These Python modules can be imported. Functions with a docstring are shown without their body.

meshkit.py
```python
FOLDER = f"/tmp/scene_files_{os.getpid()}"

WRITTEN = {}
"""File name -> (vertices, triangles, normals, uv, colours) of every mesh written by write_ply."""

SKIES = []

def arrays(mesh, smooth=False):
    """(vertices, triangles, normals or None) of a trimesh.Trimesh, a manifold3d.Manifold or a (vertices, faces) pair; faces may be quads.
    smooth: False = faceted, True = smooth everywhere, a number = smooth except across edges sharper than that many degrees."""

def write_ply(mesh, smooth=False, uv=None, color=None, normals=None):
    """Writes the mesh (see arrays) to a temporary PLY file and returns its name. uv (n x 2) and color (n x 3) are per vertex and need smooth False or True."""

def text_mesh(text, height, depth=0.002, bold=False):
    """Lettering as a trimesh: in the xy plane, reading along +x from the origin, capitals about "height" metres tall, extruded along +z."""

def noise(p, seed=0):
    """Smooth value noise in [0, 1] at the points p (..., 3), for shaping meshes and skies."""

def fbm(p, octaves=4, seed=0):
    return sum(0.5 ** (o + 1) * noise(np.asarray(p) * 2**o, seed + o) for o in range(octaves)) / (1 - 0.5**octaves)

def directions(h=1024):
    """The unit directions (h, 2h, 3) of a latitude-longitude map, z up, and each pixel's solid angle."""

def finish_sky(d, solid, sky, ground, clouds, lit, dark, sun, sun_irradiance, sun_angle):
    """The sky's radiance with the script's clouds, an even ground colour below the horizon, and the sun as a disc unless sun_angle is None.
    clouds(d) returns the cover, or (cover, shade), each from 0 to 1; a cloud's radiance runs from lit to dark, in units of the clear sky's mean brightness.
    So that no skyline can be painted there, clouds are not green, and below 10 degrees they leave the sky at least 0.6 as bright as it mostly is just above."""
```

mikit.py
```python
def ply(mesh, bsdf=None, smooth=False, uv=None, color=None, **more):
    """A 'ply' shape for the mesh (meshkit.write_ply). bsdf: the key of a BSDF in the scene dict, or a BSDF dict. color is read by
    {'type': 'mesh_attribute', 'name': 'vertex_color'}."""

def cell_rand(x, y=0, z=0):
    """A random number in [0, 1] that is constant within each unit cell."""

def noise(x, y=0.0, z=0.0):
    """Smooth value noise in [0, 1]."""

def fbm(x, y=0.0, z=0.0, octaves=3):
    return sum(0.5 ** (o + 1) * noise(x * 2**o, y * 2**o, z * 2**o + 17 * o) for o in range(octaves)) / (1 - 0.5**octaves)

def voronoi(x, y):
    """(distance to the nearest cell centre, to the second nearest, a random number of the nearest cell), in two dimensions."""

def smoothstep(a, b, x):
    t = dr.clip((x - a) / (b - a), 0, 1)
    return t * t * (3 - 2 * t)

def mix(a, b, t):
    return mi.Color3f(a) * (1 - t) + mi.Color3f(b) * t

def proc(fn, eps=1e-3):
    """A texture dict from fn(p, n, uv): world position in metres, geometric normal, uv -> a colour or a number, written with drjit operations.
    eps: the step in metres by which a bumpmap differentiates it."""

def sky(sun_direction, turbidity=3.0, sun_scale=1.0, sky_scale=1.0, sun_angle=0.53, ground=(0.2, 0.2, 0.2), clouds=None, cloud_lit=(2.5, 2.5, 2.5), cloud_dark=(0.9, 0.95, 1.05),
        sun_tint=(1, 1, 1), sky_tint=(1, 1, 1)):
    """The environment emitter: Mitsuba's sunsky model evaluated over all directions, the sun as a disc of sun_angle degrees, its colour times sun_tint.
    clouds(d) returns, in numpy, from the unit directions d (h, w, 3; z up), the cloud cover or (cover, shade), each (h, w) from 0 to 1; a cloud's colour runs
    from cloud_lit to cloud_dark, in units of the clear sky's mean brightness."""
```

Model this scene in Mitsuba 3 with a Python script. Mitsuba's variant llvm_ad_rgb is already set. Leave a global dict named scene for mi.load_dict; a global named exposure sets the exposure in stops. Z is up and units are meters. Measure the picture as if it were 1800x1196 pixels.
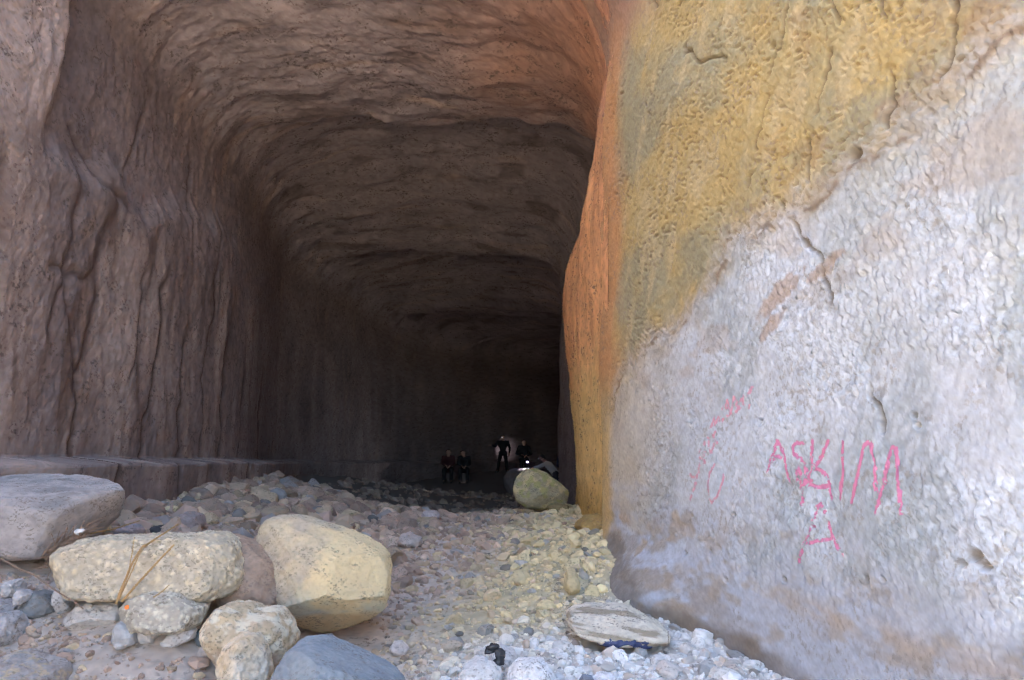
import math, numpy as np, trimesh, mitsuba as mi, mikit, meshkit
import manifold3d as m3
from scipy.spatial import cKDTree
from scipy.interpolate import RBFInterpolator
from meshkit import fbm, noise
T = mi.ScalarTransform4f
scene, labels = {}, {}

# ---------------------------------------------------------------- camera, sky, exposure
F, PITCH, EYE = 1413.0, math.radians(7.94), np.array([0, 0, 1.55])
scene['camera'] = {'type': 'perspective', 'fov': math.degrees(2 * math.atan(900 / F)), 'fov_axis': 'x', 'near_clip': 0.05, 'far_clip': 400.0,
                   'to_world': T().look_at(origin=EYE.tolist(), target=[0, math.cos(PITCH), 1.55 + math.sin(PITCH)], up=[0, 0, 1])}
scene['sky'] = mikit.sky([0.16, 0.36, 0.92], turbidity=3, sun_scale=1.0, sky_scale=1.0, sun_angle=2, sun_tint=(1.0, 0.97, 0.94), ground=(0.3, 0.27, 0.22), sky_tint=(1.0, 0.955, 0.895))
exposure = 4.95


def ray(px, py):
    u, v = (px - 900) / F, (598 - py) / F
    return np.array([u, math.cos(PITCH) - v * math.sin(PITCH), math.sin(PITCH) + v * math.cos(PITCH)])


def at(px, py, Y):
    """the point at depth Y (metres along the tunnel) that was measured at this place of the survey picture"""
    d = ray(px, py)
    return EYE + d * (Y / d[1])


def sm(a, b, x):
    t = np.clip((np.asarray(x, float) - a) / (b - a), 0, 1)
    return t * t * (3 - 2 * t)


def mixc(a, b, t):
    return np.asarray(a, float) * (1 - t[:, None]) + np.asarray(b, float) * t[:, None]


def gn(p, sx, sy, sz, seed=0, octaves=3):
    return fbm(np.asarray(p) / np.array([sx, sy, sz]), octaves, seed)


# ---------------------------------------------------------------- materials
def bump_fine(p, n, uv):
    return mikit.fbm(p.x * 34, p.y * 34, p.z * 34, 5)


def bump_wall(p, n, uv):
    return mikit.fbm(p.x * 22, p.y * 22, p.z * 18, 5)


def pits_rock(p, n, uv):
    a = mikit.fbm(p.x * 26, p.y * 26, p.z * 26, 5)
    b = mikit.fbm(p.x * 5, p.y * 5 + 7, p.z * 5, 3)
    return mikit.smoothstep(.49, .68, a) * (.10 + .62 * mikit.smoothstep(.46, .70, b))


def pits_stone(p, n, uv):
    a = mikit.fbm(p.x * 60, p.y * 60, p.z * 60, 4)
    b = mikit.fbm(p.x * 9, p.y * 9 + 3, p.z * 9, 3)
    return mikit.smoothstep(.50, .68, a) * (.12 + .5 * mikit.smoothstep(.42, .66, b))


VC = {'type': 'mesh_attribute', 'name': 'vertex_color'}
scene['stone_mat'] = {'type': 'twosided', 'b': {'type': 'bumpmap', 't': mikit.proc(bump_fine, 2e-3), 'scale': 0.016,
                      'b': {'type': 'blendbsdf', 'weight': mikit.proc(pits_stone), 'a': {'type': 'principled', 'base_color': VC, 'roughness': 0.9, 'specular': 0.2},
                      'b': {'type': 'principled', 'base_color': {'type': 'rgb', 'value': [.17, .145, .12]}, 'roughness': 0.95, 'specular': 0.1}}}}
scene['rock_mat'] = {'type': 'twosided', 'b': {'type': 'bumpmap', 't': mikit.proc(bump_wall, 4e-3), 'scale': 0.05,
                     'b': {'type': 'blendbsdf', 'weight': mikit.proc(pits_rock), 'a': {'type': 'principled', 'base_color': VC, 'roughness': 0.92, 'specular': 0.15},
                     'b': {'type': 'principled', 'base_color': {'type': 'rgb', 'value': [.13, .10, .085]}, 'roughness': 0.95, 'specular': 0.1}}}}
scene['pebble_mat'] = {'type': 'twosided', 'b': {'type': 'principled', 'base_color': VC, 'roughness': 0.85, 'specular': 0.25}}


def pits_wall(p, n, uv):
    a = mikit.fbm(p.x * 40, p.y * 40, p.z * 26, 4)
    b = mikit.fbm(p.x * 3, p.y * 3 + 7, p.z * 3, 3)
    return mikit.smoothstep(.52, .70, a) * (.06 + .40 * mikit.smoothstep(.45, .66, b))


scene['wall_mat'] = {'type': 'twosided', 'b': {'type': 'bumpmap', 't': mikit.proc(bump_fine, 2e-3), 'scale': 0.018,
                     'b': {'type': 'blendbsdf', 'weight': mikit.proc(pits_wall), 'a': {'type': 'principled', 'base_color': VC, 'roughness': 0.92, 'specular': 0.15},
                     'b': {'type': 'principled', 'base_color': {'type': 'rgb', 'value': [.24, .21, .18]}, 'roughness': 0.95, 'specular': 0.1}}}}


def flat_mat(key, rgb, rough=0.8):
    scene[key] = {'type': 'twosided', 'b': {'type': 'principled', 'base_color': {'type': 'rgb', 'value': list(rgb)}, 'roughness': rough}}


def numbered(name):
    if name not in scene and name not in labels:
        return name
    k = 1
    while f'{name}_{k:03d}' in scene or f'{name}_{k:03d}' in labels:
        k += 1
    return f'{name}_{k:03d}'


def put(name, mesh, mat, label=None, cat=None, group=None, kind=None, parent=None, smooth=True, color=None):
    key = numbered((parent + '__' if parent else '') + name)
    scene[key] = mikit.ply(mesh, mat, smooth=smooth, color=color)
    d = {k: v for k, v in (('label', label), ('category', cat), ('group', group), ('kind', kind)) if v}
    if d:
        labels[key] = d
    return key


def grid_faces(nr, nc):
    i = np.arange(nr * nc).reshape(nr, nc)
    a, b, c, d = i[:-1, :-1].ravel(), i[:-1, 1:].ravel(), i[1:, 1:].ravel(), i[1:, :-1].ravel()
    return np.vstack([np.stack([a, b, c], 1), np.stack([a, c, d], 1)])


def seg_dist(p, line):
    """distance of the points p (n, 2) to a polyline"""
    best = np.full(len(p), 1e9)
    line = np.asarray(line, float)
    for a, b in zip(line[:-1], line[1:]):
        t = np.clip(((p - a) @ (b - a)) / max((b - a) @ (b - a), 1e-12), 0, 1)
        best = np.minimum(best, np.hypot(*(p - a - t[:, None] * (b - a)).T))
    return best


def steps(*spans):
    """a list of coordinates from (start, stop, spacing) spans"""
    out = [np.arange(a, b, s) for a, b, s in spans]
    return np.concatenate(out + [[spans[-1][1]]])


# ---------------------------------------------------------------- the ground
GP = np.array([(0, 4, -.12), (2.2, 4, -.1), (-3, 4, -.05), (-5.5, 4, .3), (0, 5.8, 0), (-2, 5.8, .04), (2, 5.7, .02), (2.6, 4.2, .0), (-5, 7, .68), (-4.1, 7.2, .60), (-3.4, 6.9, .52), (-2.6, 6.7, .52), (-2.8, 6.3, .42), (-3.7, 6.25, .42), (-2.5, 5.9, .28), (-3.2, 5.85, .25), (-2.6, 5.4, .08), (-3.3, 5.4, .12), (-2.1, 6.9, .28),
               (-1.5, 6.8, .08), (0, 7, .1), (1.3, 7, .12), (-.4, 8.5, .31), (.7, 8, .37), (1.05, 8.7, .62), (.7, 10.5, .58), (1.0, 12.5, .62), (.8, 14, .6), (-.6, 13, .54), (-1.9, 13, .5),
               (-1.4, 8.5, .3), (-2.5, 10.5, .55), (-4, 9, .66), (-5.4, 9, .8), (-5.3, 12, .99), (-4.2, 12, .82), (-4.3, 16, .92), (-5.4, 16, 1.0), (-.6, 16.5, .1), (1, 16.5, .3), (-2, 16.5, .15),
               (-3, 18.5, .15), (-1, 20, -.05), (1.4, 20, .0), (-5.2, 22, .8), (-3, 24, .1), (0, 26, 0), (-5.2, 26, .75), (0, 30, 0), (1.8, 30, 0), (-4, 30, .3), (-5, 36, .6), (0, 37, .55), (2, 37, .5),
               (-5, 46, .7), (2, 46, .7), (9, 46, .7), (6, 38, .5), (0, 0, -.2), (4, 0, -.1), (-5.5, 0, .2), (0, -6, -.25), (6, -6, 0), (-6, -6, 0), (0, -14, -.2), (9, -14, 0), (-8, -14, 0)], float)
_rbf = RBFInterpolator(GP[:, :2], GP[:, 2], kernel='thin_plate_spline', smoothing=0.02)


def ground_base(x, y):
    q = np.stack([np.ravel(x), np.clip(np.ravel(y), -16, 47)], 1)
    out = np.empty(len(q))
    for i in range(0, len(q), 100000):
        out[i:i + 100000] = _rbf(q[i:i + 100000])
    return out


_gx, _gy = np.linspace(-14, 14, 281), np.linspace(-30, 60, 901)
from scipy.interpolate import RegularGridInterpolator
_GI = RegularGridInterpolator((_gx, _gy), ground_base(*np.meshgrid(_gx, _gy, indexing='ij')).reshape(281, 901), bounds_error=False, fill_value=None)


def ground_z(x, y):
    x, y = np.ravel(x).astype(float), np.ravel(y).astype(float)
    p = np.stack([x, y, 0 * x], 1)
    return _GI(p[:, :2]) + 0.10 * (gn(p, .9, .9, 1, 5, 3) - .5) + 0.03 * (gn(p, .16, .16, 1, 6, 2) - .5)


def zone_mix(x, y):
    """how much the rubble at (x, y) takes the light painted into its colour: mauve shade left, warm yellow middle, bright white front"""
    n = 1.6 * (gn(np.stack([x, y, 0 * x], 1), 1.2, 1.2, 1, 9, 3) - .5)
    left = sm(.05, -1.2, x - .13 * (y - 6.8) + .35 * n) * 1.0
    front = (1 - left) * sm(7.9, 5.9, y - .25 * x + .6 * n)
    return left, front


xs = steps((-14, -5.8, .5), (-5.8, 2.7, .04), (2.7, 14, .4))
ys = steps((-30, 3.6, .6), (3.6, 9, .034), (9, 17.5, .06), (17.5, 30, .15), (30, 52, .3))
X, Y = np.meshgrid(xs, ys)
x, y = X.ravel(), Y.ravel()
gp = np.stack([x, y, ground_z(x, y)], 1)
inside = sm(2.6, 3.4, y) * sm(32, 18, y)
gp[:, 2] += inside * (.022 * (gn(gp * [1, 1, 0], .035, .035, 1, 15, 2) - .5))
L, Fr = zone_mix(x, y)
sand = mixc((.58, .495, .425), (.44, .375, .32), gn(gp, .5, .5, .5, 21, 3))
fan = mixc((.60, .51, .32), (.42, .37, .25), gn(gp, .4, .4, .4, 22, 3))
wht = mixc((.66, .63, .60), (.50, .49, .47), gn(gp, .3, .3, .3, 23, 3))
gc = fan * (1 - L - Fr)[:, None] + sand * L[:, None] + wht * Fr[:, None]  # light and shade of the three zones painted into the ground
gc *= (.55 + .8 * gn(gp, .05, .05, .05, 24, 3))[:, None]
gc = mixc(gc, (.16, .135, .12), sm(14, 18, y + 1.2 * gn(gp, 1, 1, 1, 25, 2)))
gc = mixc(gc, (.50, .47, .43), sm(3.2, 1.0, y))
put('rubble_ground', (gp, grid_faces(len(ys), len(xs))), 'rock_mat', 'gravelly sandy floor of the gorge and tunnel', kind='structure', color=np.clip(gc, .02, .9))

# ---------------------------------------------------------------- the rock-cut tunnel
WY = [-20, -4, 0, 3.8, 5.4, 7, 8.3, 8.9, 9.6, 12, 15, 16.6, 18, 22, 24, 26, 30, 36, 50]
WX = [11, 5.4, 3.75, 2.5, 2.02, 1.53, 1.18, 1.08, 1.04, 1.06, 1.17, 1.45, 1.55, 1.42, 1.40, 1.5, 1.85, 2.1, 2.3]
CREST_Y = [3.0, 3.78, 4.05, 4.35, 4.89, 5.5, 6.19, 6.62, 6.99, 7.88, 8.58, 9.5]
CREST_Z = [3.75, 3.63, 3.55, 3.49, 3.39, 3.24, 3.18, 2.80, 2.72, 2.52, 2.24, 1.7]


def right_x(y):
    y = np.asarray(y, float)
    return sum(np.interp(y + o, WY, WX) for o in np.linspace(-.45, .45, 9)) / 9 + 8.5 * np.clip((y - 27) / 19, 0, 1.4) ** 2


def right_soft(y):
    y = np.asarray(y, float)
    return sum(np.interp(y + o, WY, WX) for o in np.linspace(-1.5, 1.5, 21)) / 21 + 8.5 * np.clip((y - 27) / 19, 0, 1.4) ** 2


def foot(y, z):
    """the swollen foot of the right wall where the floods have not cut it back"""
    return .50 * np.exp(-((y - 7.75) / .8) ** 2) * sm(.80, .12, z) + .12 * np.exp(-((y - 8.8) / .4) ** 2) * sm(.85, .5, z)


def vault_height(y):
    return 8.0 + .5 * sm(14, 10, y) - .5 * sm(17, 25, y) - .55 * sm(25, 36, y) + 4.0 * sm(8.4, 6.2, y)


def left_x(y):
    return -5.55 - .5 * sm(4, 0, y) - .85 * sm(15, 23, y) + .9 * sm(22, 29, y) + 9.5 * np.clip((np.asarray(y, float) - 27) / 19, 0, 1.4) ** 2


def profile(y, nl, nk, nc, nkr, nr):
    """cross sections of the tunnel at the rows y: points (rows, cols, 3) and section weights"""
    rows = []
    xl, xr, h = left_x(y), right_x(y), vault_height(y)
    z0 = -.6
    rl, rr = 1.15, 2.25 - .9 * sm(11, 15, y)
    lean = .60 * sm(9, 14, y) - .45 * sm(16, 20, y)
    pts = []
    u = np.linspace(0, 1, nl, endpoint=False)
    zl = h - rl
    pts.append((xl[:, None] + 0 * u, z0 + (zl - z0)[:, None] * u))
    a = np.linspace(0, np.pi / 2, nk, endpoint=False)
    pts.append((xl[:, None] + rl * (1 - np.cos(a)), zl[:, None] + rl * np.sin(a)))
    xa, xb = xl + rl, right_soft(y) + lean + .1 - rr
    u = np.linspace(0, 1, nc, endpoint=False)
    pts.append((xa[:, None] + (xb - xa)[:, None] * u, h[:, None] + .14 * np.sin(np.pi * u)))
    a = np.linspace(np.pi / 2, 0, nkr, endpoint=False)
    zr = h - rr
    pts.append((xb[:, None] + rr[:, None] * np.cos(a), zr[:, None] + rr[:, None] * np.sin(a)))
    u = np.linspace(0, 1, nr)
    z = zr[:, None] + (z0 - zr)[:, None] * u
    xs_ = right_soft(y)
    pts.append((xr[:, None] + (xs_ - xr)[:, None] * sm(2.0, 6.0, z) + (lean + .1)[:, None] * sm(4.2, 7.0, z) - .23 * (sm(9.5, 14.5, y) * sm(18.5, 15.8, y))[:, None] * np.exp(-((z - 4.2) / 1.7) ** 2) - foot(y[:, None], z), z))
    X, Z = np.concatenate([p[0] for p in pts], 1), np.concatenate([p[1] for p in pts], 1)
    return np.stack([X, np.broadcast_to(y[:, None], X.shape), Z], -1)


def grid_normals(P):
    """normals of a grid of points, towards the inside of the tunnel"""
    n = np.cross(np.gradient(P, axis=0), np.gradient(P, axis=1))
    n /= np.linalg.norm(n, axis=-1, keepdims=True) + 1e-12
    c = np.stack([np.broadcast_to((P[:, :1, 0] + P[:, -1:, 0]) / 2, P.shape[:2]), P[..., 1], 0 * P[..., 2] + 4], -1)
    return np.where(((c - P) * n).sum(-1, keepdims=True) < 0, -n, n)


def saw(y, a, b, deep):
    """a step outwards at a that comes back evenly by b"""
    return np.where((y > a) & (y < b), deep * sm(a, a + .35, y) * (1 - (y - a) / (b - a)), 0)


def shared_relief(p, w_up):
    """height (towards the inside) of the large and middle relief of all the rock; w_up: 0 on the walls, 1 on the vault"""
    h = .30 * (gn(p, 2.4, 2.0, 2.4, 31, 3) - .5) + .10 * (gn(p, .5, .35, .7, 32, 3) - .5)
    return h


# vault, left wall and the far part of the right wall
yv = steps((2.0, 8.4, .16), (8.4, 9.4, .03), (9.4, 18, .036), (18, 30, .08), (30, 46, .2), (46, 52, .4))
NL, NK, NC, NKR, NR = 190, 70, 130, 50, 170
P = profile(yv, NL, NK, NC, NKR, NR)
N = grid_normals(P)
shape = P.shape[:2]
p, n = P.reshape(-1, 3), N.reshape(-1, 3)
col = np.tile(np.arange(shape[1]), shape[0])
isl, isr = (col < NL + NK // 3), (col >= NL + NK + NC + NKR * 2 // 3)
wl, wr = sm(NL + NK * .6, NL, col), sm(NL + NK + NC + NKR * .3, NL + NK + NC + NKR, col)
up = 1 - np.maximum(wl, wr)
yy, zz = p[:, 1], p[:, 2]
hgt = shared_relief(p, up) * (1 - .5 * wl)
# striations that run round the vault
wob = 1.3 * (gn(p, 1.8, 3, 1.8, 35, 3) - .5)
q = np.stack([p[:, 0] * .55, yy + wob, zz * .55], 1)
hgt += up * (.07 * (gn(q, 1.2, .34, 1.2, 36, 4) - .5) + .26 * (gn(p, .9, .55, .9, 136, 5) - .5) + .03 * (gn(q, .6, .10, .6, 37, 3) - .5)) * sm(7, 9, yy)
hgt += up * (.10 * (gn(p, .30, .16, .3, 38, 4) - .5) + .04 * np.abs(gn(p, .16, .08, .16, 134, 3) - .5))
# steps between the lengths cut by successive gangs: the tunnel widens behind each rib
wj = np.maximum(up, .8 * wr * sm(2.5, 6, zz)) + .25 * wl
yw = yy + 1.5 * (gn(p, 1.6, 50, 1.6, 39, 3) - .5)
for a, b, d in ((15.2, 23.5, .85), (24.0, 31.5, .75), (32, 38, .7), (38.5, 45, .6)):
    hgt -= wj * saw(yw, a, b, d) * sm(-6.0, -2.0, p[:, 0] + 1.2 * (gn(p, 2, 2, 2, 133, 2) - .5))
lzz = 1.46 - .012 * (yy - 9)
# the left wall: proud courses below a broken edge, drip grooves, lengthwise ledge
edge = 5.12 + .9 * (gn(p * [0, 1, 0], 1, .7, 1, 41, 4) - .5) + .35 * sm(11, 14, yy)
low = sm(edge + .30, edge - .22, zz) * wl * sm(20, 13, yy)
pil = wl * sm(edge - .22, edge + .30, zz) * sm(.18, -.18, yy - (8.95 + .22 * (zz - 5.2)) - .3 * (gn(p, 9, 9, .7, 141, 3) - .5))
hgt += .17 * low + .17 * pil
grooves = [(10.05, .06, .20, .7, 5.0), (11.25, .03, .10, 2.3, 4.4), (11.95, .05, .22, .6, 4.3), (13.1, .06, .24, 1.4, 3.6), (14.0, .03, .12, 1.4, 4.6), (15.1, .07, .24, .7, 3.9), (16.6, .06, .16, .6, 3.2),
           (9.3, .05, .12, 2.6, 5.0), (19.2, .1, .14, .6, 3.4)]
dark = np.zeros(len(p))
for gy, gw, gd, za, zb in grooves:
    off = gy + .16 * (zz - 2.5) + .5 * (gn(p * [0, 0, 1], 1, 1, .8, int(gy * 10), 3) - .5)
    prof = np.exp(-((yy - off) / (gw * (1 + 1.2 * sm(za + 1.5, zb, zz)))) ** 2) * sm(za - .4, za + .5, zz) * sm(zb + .7, zb - .4, zz) * wl
    hgt -= .15 * gd * prof + gd * .04 * wl * sm(off, off + .02, yy) * sm(off + .8, off + .1, yy) * sm(za - .4, za + .5, zz) * sm(zb + .7, zb - .4, zz)
    dark = np.maximum(dark, prof)
hgt += wl * (.05 * sm(20, 13, yy) * (gn(p, 9, .8, 2.2, 43, 4) - .5) + .07 * (gn(p, .2, .14, .35, 44, 4) - .5) + .03 * np.abs(gn(p, .1, .07, .16, 135, 3) - .5)) * (1 - .75 * sm(lzz + .02, lzz - .04, zz))
# joints across the upper left block
for line in ([(11.0, 5.0), (11.1, 5.6), (11.6, 6.6)], [(13.2, 4.9), (13.25, 5.8), (13.4, 6.5)], [(14.3, 4.6), (14.5, 5.8)], [(9.6, 5.6), (10.2, 5.1), (11.0, 4.95)], [(9.2, 3.7), (10.1, 3.75)], [(9.5, 3.9), (9.7, 3.1), (10.0, 2.4)]):
    d = seg_dist(np.stack([yy + .25 * (gn(p, .3, .3, .3, 45, 3) - .5), zz + .2 * (gn(p, .3, .3, .3, 145, 3) - .5)], 1), line)
    hgt -= .04 * wl * np.exp(-(d / .05) ** 2)
    dark = np.maximum(dark, .7 * wl * np.exp(-(d / .05) ** 2))
ledge = .62 + .05 * (gn(p * [0, 1, 0], 1, .5, 1, 46, 3) - .5)
lz = 1.46 - .012 * (yy - 9) + .05 * (gn(p * [0, 1, 0], 1, .6, 1, 47, 3) - .5)
hgt += wl * ledge * sm(lz + .03, lz - .03, zz) * (1 - .4 * sm(9.0, 8.0, yy))
# right: the wall between the nose and the first rib is smooth
hgt += wr * sm(8.8, 9.6, yy) * (.07 * (gn(p, .16, .14, .3, 151, 4) - .5) + .04 * np.abs(gn(p, .07, .07, .12, 152, 2) - .5))
hgt = np.where(wr > .5, hgt - wr * .6 * (shared_relief(p, up)) * sm(6, 3, zz), hgt)
hgt *= np.where(wr > 0, 1 - .9 * wr * sm(9.6, 8.9, yy), 1)
V = p + n * hgt[:, None]
# rock colours, with the vault painted lighter to make up for missing bounce light
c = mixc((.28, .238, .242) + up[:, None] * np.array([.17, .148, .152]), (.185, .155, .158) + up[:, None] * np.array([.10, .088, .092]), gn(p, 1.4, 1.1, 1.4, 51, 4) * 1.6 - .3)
c = mixc(c, (.30, .235, .21) + up[:, None] * np.array([.18, .14, .12]), .8 * sm(.55, .8, gn(q, .8, .25, .8, 52, 4)))
c = mixc(c, (.42, .36, .345), wl * .85 * sm(.42, .75, gn(p, 5, .45, 3.5, 53, 3)) * sm(5.3, 4.4, zz) * (.35 + .65 * sm(20, 13, yy)))
c = mixc(c, (.44, .37, .355), np.maximum(pil, wl * sm(9.6, 8.4, yy) * .6))
c = mixc(c, (.17, .13, .125), up * .6 * sm(.52, .68, gn(p, .9, .5, .7, 143, 4)))
c = mixc(c, (.15, .105, .09), wl * .75 * sm(.56, .66, gn(p, 9, .28, 2.4, 142, 4)) * sm(5.2, 4.6, zz) * sm(18, 12, yy))
c = mixc(c, (.10, .07, .065), .8 * np.clip(dark, 0, 1))
pink = .85 * sm(-2.2, .3, p[:, 0] + 1.2 * (gn(p, 1.2, 1.2, 1.2, 54, 3) - .5) - .10 * (yy - 11)) * sm(17.5, 12.5, yy + 2 * (gn(p, .8, .8, .8, 55, 3) - .5)) * sm(4.5, 6.5, zz)
c = mixc(c, mixc((.47, .265, .185), (.33, .20, .155), gn(p, .5, .5, .5, 56, 3)), pink)
org = wr * sm(19.5, 15.6, yy + 1.6 * (gn(p, .7, .7, .9, 57, 3) - .5))
oc = mixc((.72, .385, .18), (.56, .27, .14), gn(p, .45, .45, 1.6, 58, 4) * 1.5 - .25)
oc *= (.7 + .6 * gn(p, .16, .16, 1.1, 153, 4))[:, None]
oc = mixc(oc, (.46, .235, .15), .8 * sm(4.8, 6.4, zz + (gn(p, .4, .4, .6, 154, 3) - .5)))
oc = mixc(oc, (.66, .46, .20), sm(3.4, 2.0, zz + 1.3 * (gn(p, .4, .4, 1.2, 59, 3) - .5)))
oc = mixc(oc, (.50, .32, .11), sm(1.3, .75, zz + .5 * (gn(p, .3, .3, .5, 60, 3) - .5)))
c = mixc(c, oc, org)
c *= (.62 + .76 * gn(p, .10, .06, .10, 61, 4))[:, None]
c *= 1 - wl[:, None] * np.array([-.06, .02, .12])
fv = grid_faces(*shape)
cen_y, cen_c = V[fv, 1].mean(1), col[fv].max(1)
SPLIT = NL + NK + NC + NKR
near_right = (cen_y < 9.0) & (cen_c >= SPLIT - NKR * 0.5)
left_f = (cen_c < NL + NK // 2) & ~near_right
right_f = (cen_c >= SPLIT) & ~near_right
open_air = (cen_y < 6.6) & (cen_c >= NL + NK // 2)                            # the gorge before the mouth has no roof


def submesh(v, f, c):
    used, inv = np.unique(f.ravel(), return_inverse=True)
    return (v[used], inv.reshape(-1, 3)), c[used]


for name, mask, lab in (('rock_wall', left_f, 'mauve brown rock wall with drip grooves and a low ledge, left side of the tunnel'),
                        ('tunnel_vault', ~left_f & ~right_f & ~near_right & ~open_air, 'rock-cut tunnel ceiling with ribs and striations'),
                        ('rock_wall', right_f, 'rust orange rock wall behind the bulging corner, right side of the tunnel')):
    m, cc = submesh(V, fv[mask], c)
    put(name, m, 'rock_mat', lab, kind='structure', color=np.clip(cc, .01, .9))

# the far end where the tunnel turns
u, w = np.meshgrid(np.linspace(0, 24, 120), np.linspace(-1, 13, 100))
e = np.stack([u.ravel(), 0 * u.ravel(), w.ravel()], 1)
e[:, 1] = 51.0 + 1.6 * (gn(e, 2, 1, 3, 71, 4) - .5)
ec = mixc((.44, .37, .37), (.15, .125, .13), gn(e, 1.2, 1, 2.0, 72, 4) * 1.6 - .3)
put('rock_wall', (e, grid_faces(100, 120)), 'rock_mat', 'dark rough rock at the far end of the tunnel', kind='structure', color=ec)

# the hill that the tunnel runs through: cliff face round the mouth, then the mass of rock outside the vault
yh = np.array([6.4, 6.3, 12, 20, 30, 40, 52])
Ph = profile(yh, 8, 10, 10, 10, 12)
Nh = grid_normals(Ph)
Ph[1:] -= np.array([1.6, 3, 3.5, 3.5, 3.5, 3.5])[:, None, None] * Nh[1:]
Ph[0] -= .45 * Nh[0]
hc = mixc((.40, .33, .26), (.30, .25, .2), gn(Ph.reshape(-1, 3), 1, 1, 1, 130, 3))
put('hill', (Ph.reshape(-1, 3), grid_faces(*Ph.shape[:2])), 'rock_mat', 'solid rock mass of the hill round the tunnel', kind='structure', color=hc)

# ---------------------------------------------------------------- the near right wall, finely chiselled
yr = steps((3.0, 3.5, .03), (3.5, 6.4, .0105), (6.4, 9.15, .016), (9.15, 9.9, .03))
top = lambda y: vault_height(y) - 1.3
NZ = 520
fr = np.concatenate([np.linspace(0, 6.6, 480, endpoint=False), 6.6 + np.linspace(0, 1, 80) ** 1.5])


def arc_at(full):
    """close columns up to 6.6 m, opening out above to the top"""
    return np.where(fr < 6.6, fr, 6.6 + (fr - 6.6) * (full - 6.6))


prof_r = profile(yr, 2, 2, 2, 40, 700)[:, 6 + 8:, :][:, ::-1]          # from the foot up into the vault corner
arc = np.concatenate([np.zeros((len(yr), 1)), np.cumsum(np.linalg.norm(np.diff(prof_r, axis=1), axis=-1), 1)], 1)
P = np.stack([np.stack([np.interp(arc_at(arc[k, -1]), arc[k], prof_r[k, :, j]) for j in range(3)], -1) for k in range(len(yr))])
N = grid_normals(P)
p, n = P.reshape(-1, 3), N.reshape(-1, 3)
yy, zz = p[:, 1], p[:, 2]
uu = np.interp(yy, yr, np.concatenate([[0], np.cumsum(np.hypot(np.diff(yr), np.diff(right_x(yr))))]))      # length along the wall
crest = np.interp(yy, CREST_Y, CREST_Z) + .34 * (gn(p, .55, .55, .55, 81, 4) - .5) + .10 * (gn(p, .12, .12, .12, 82, 2) - .5)
dz = zz - crest
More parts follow.
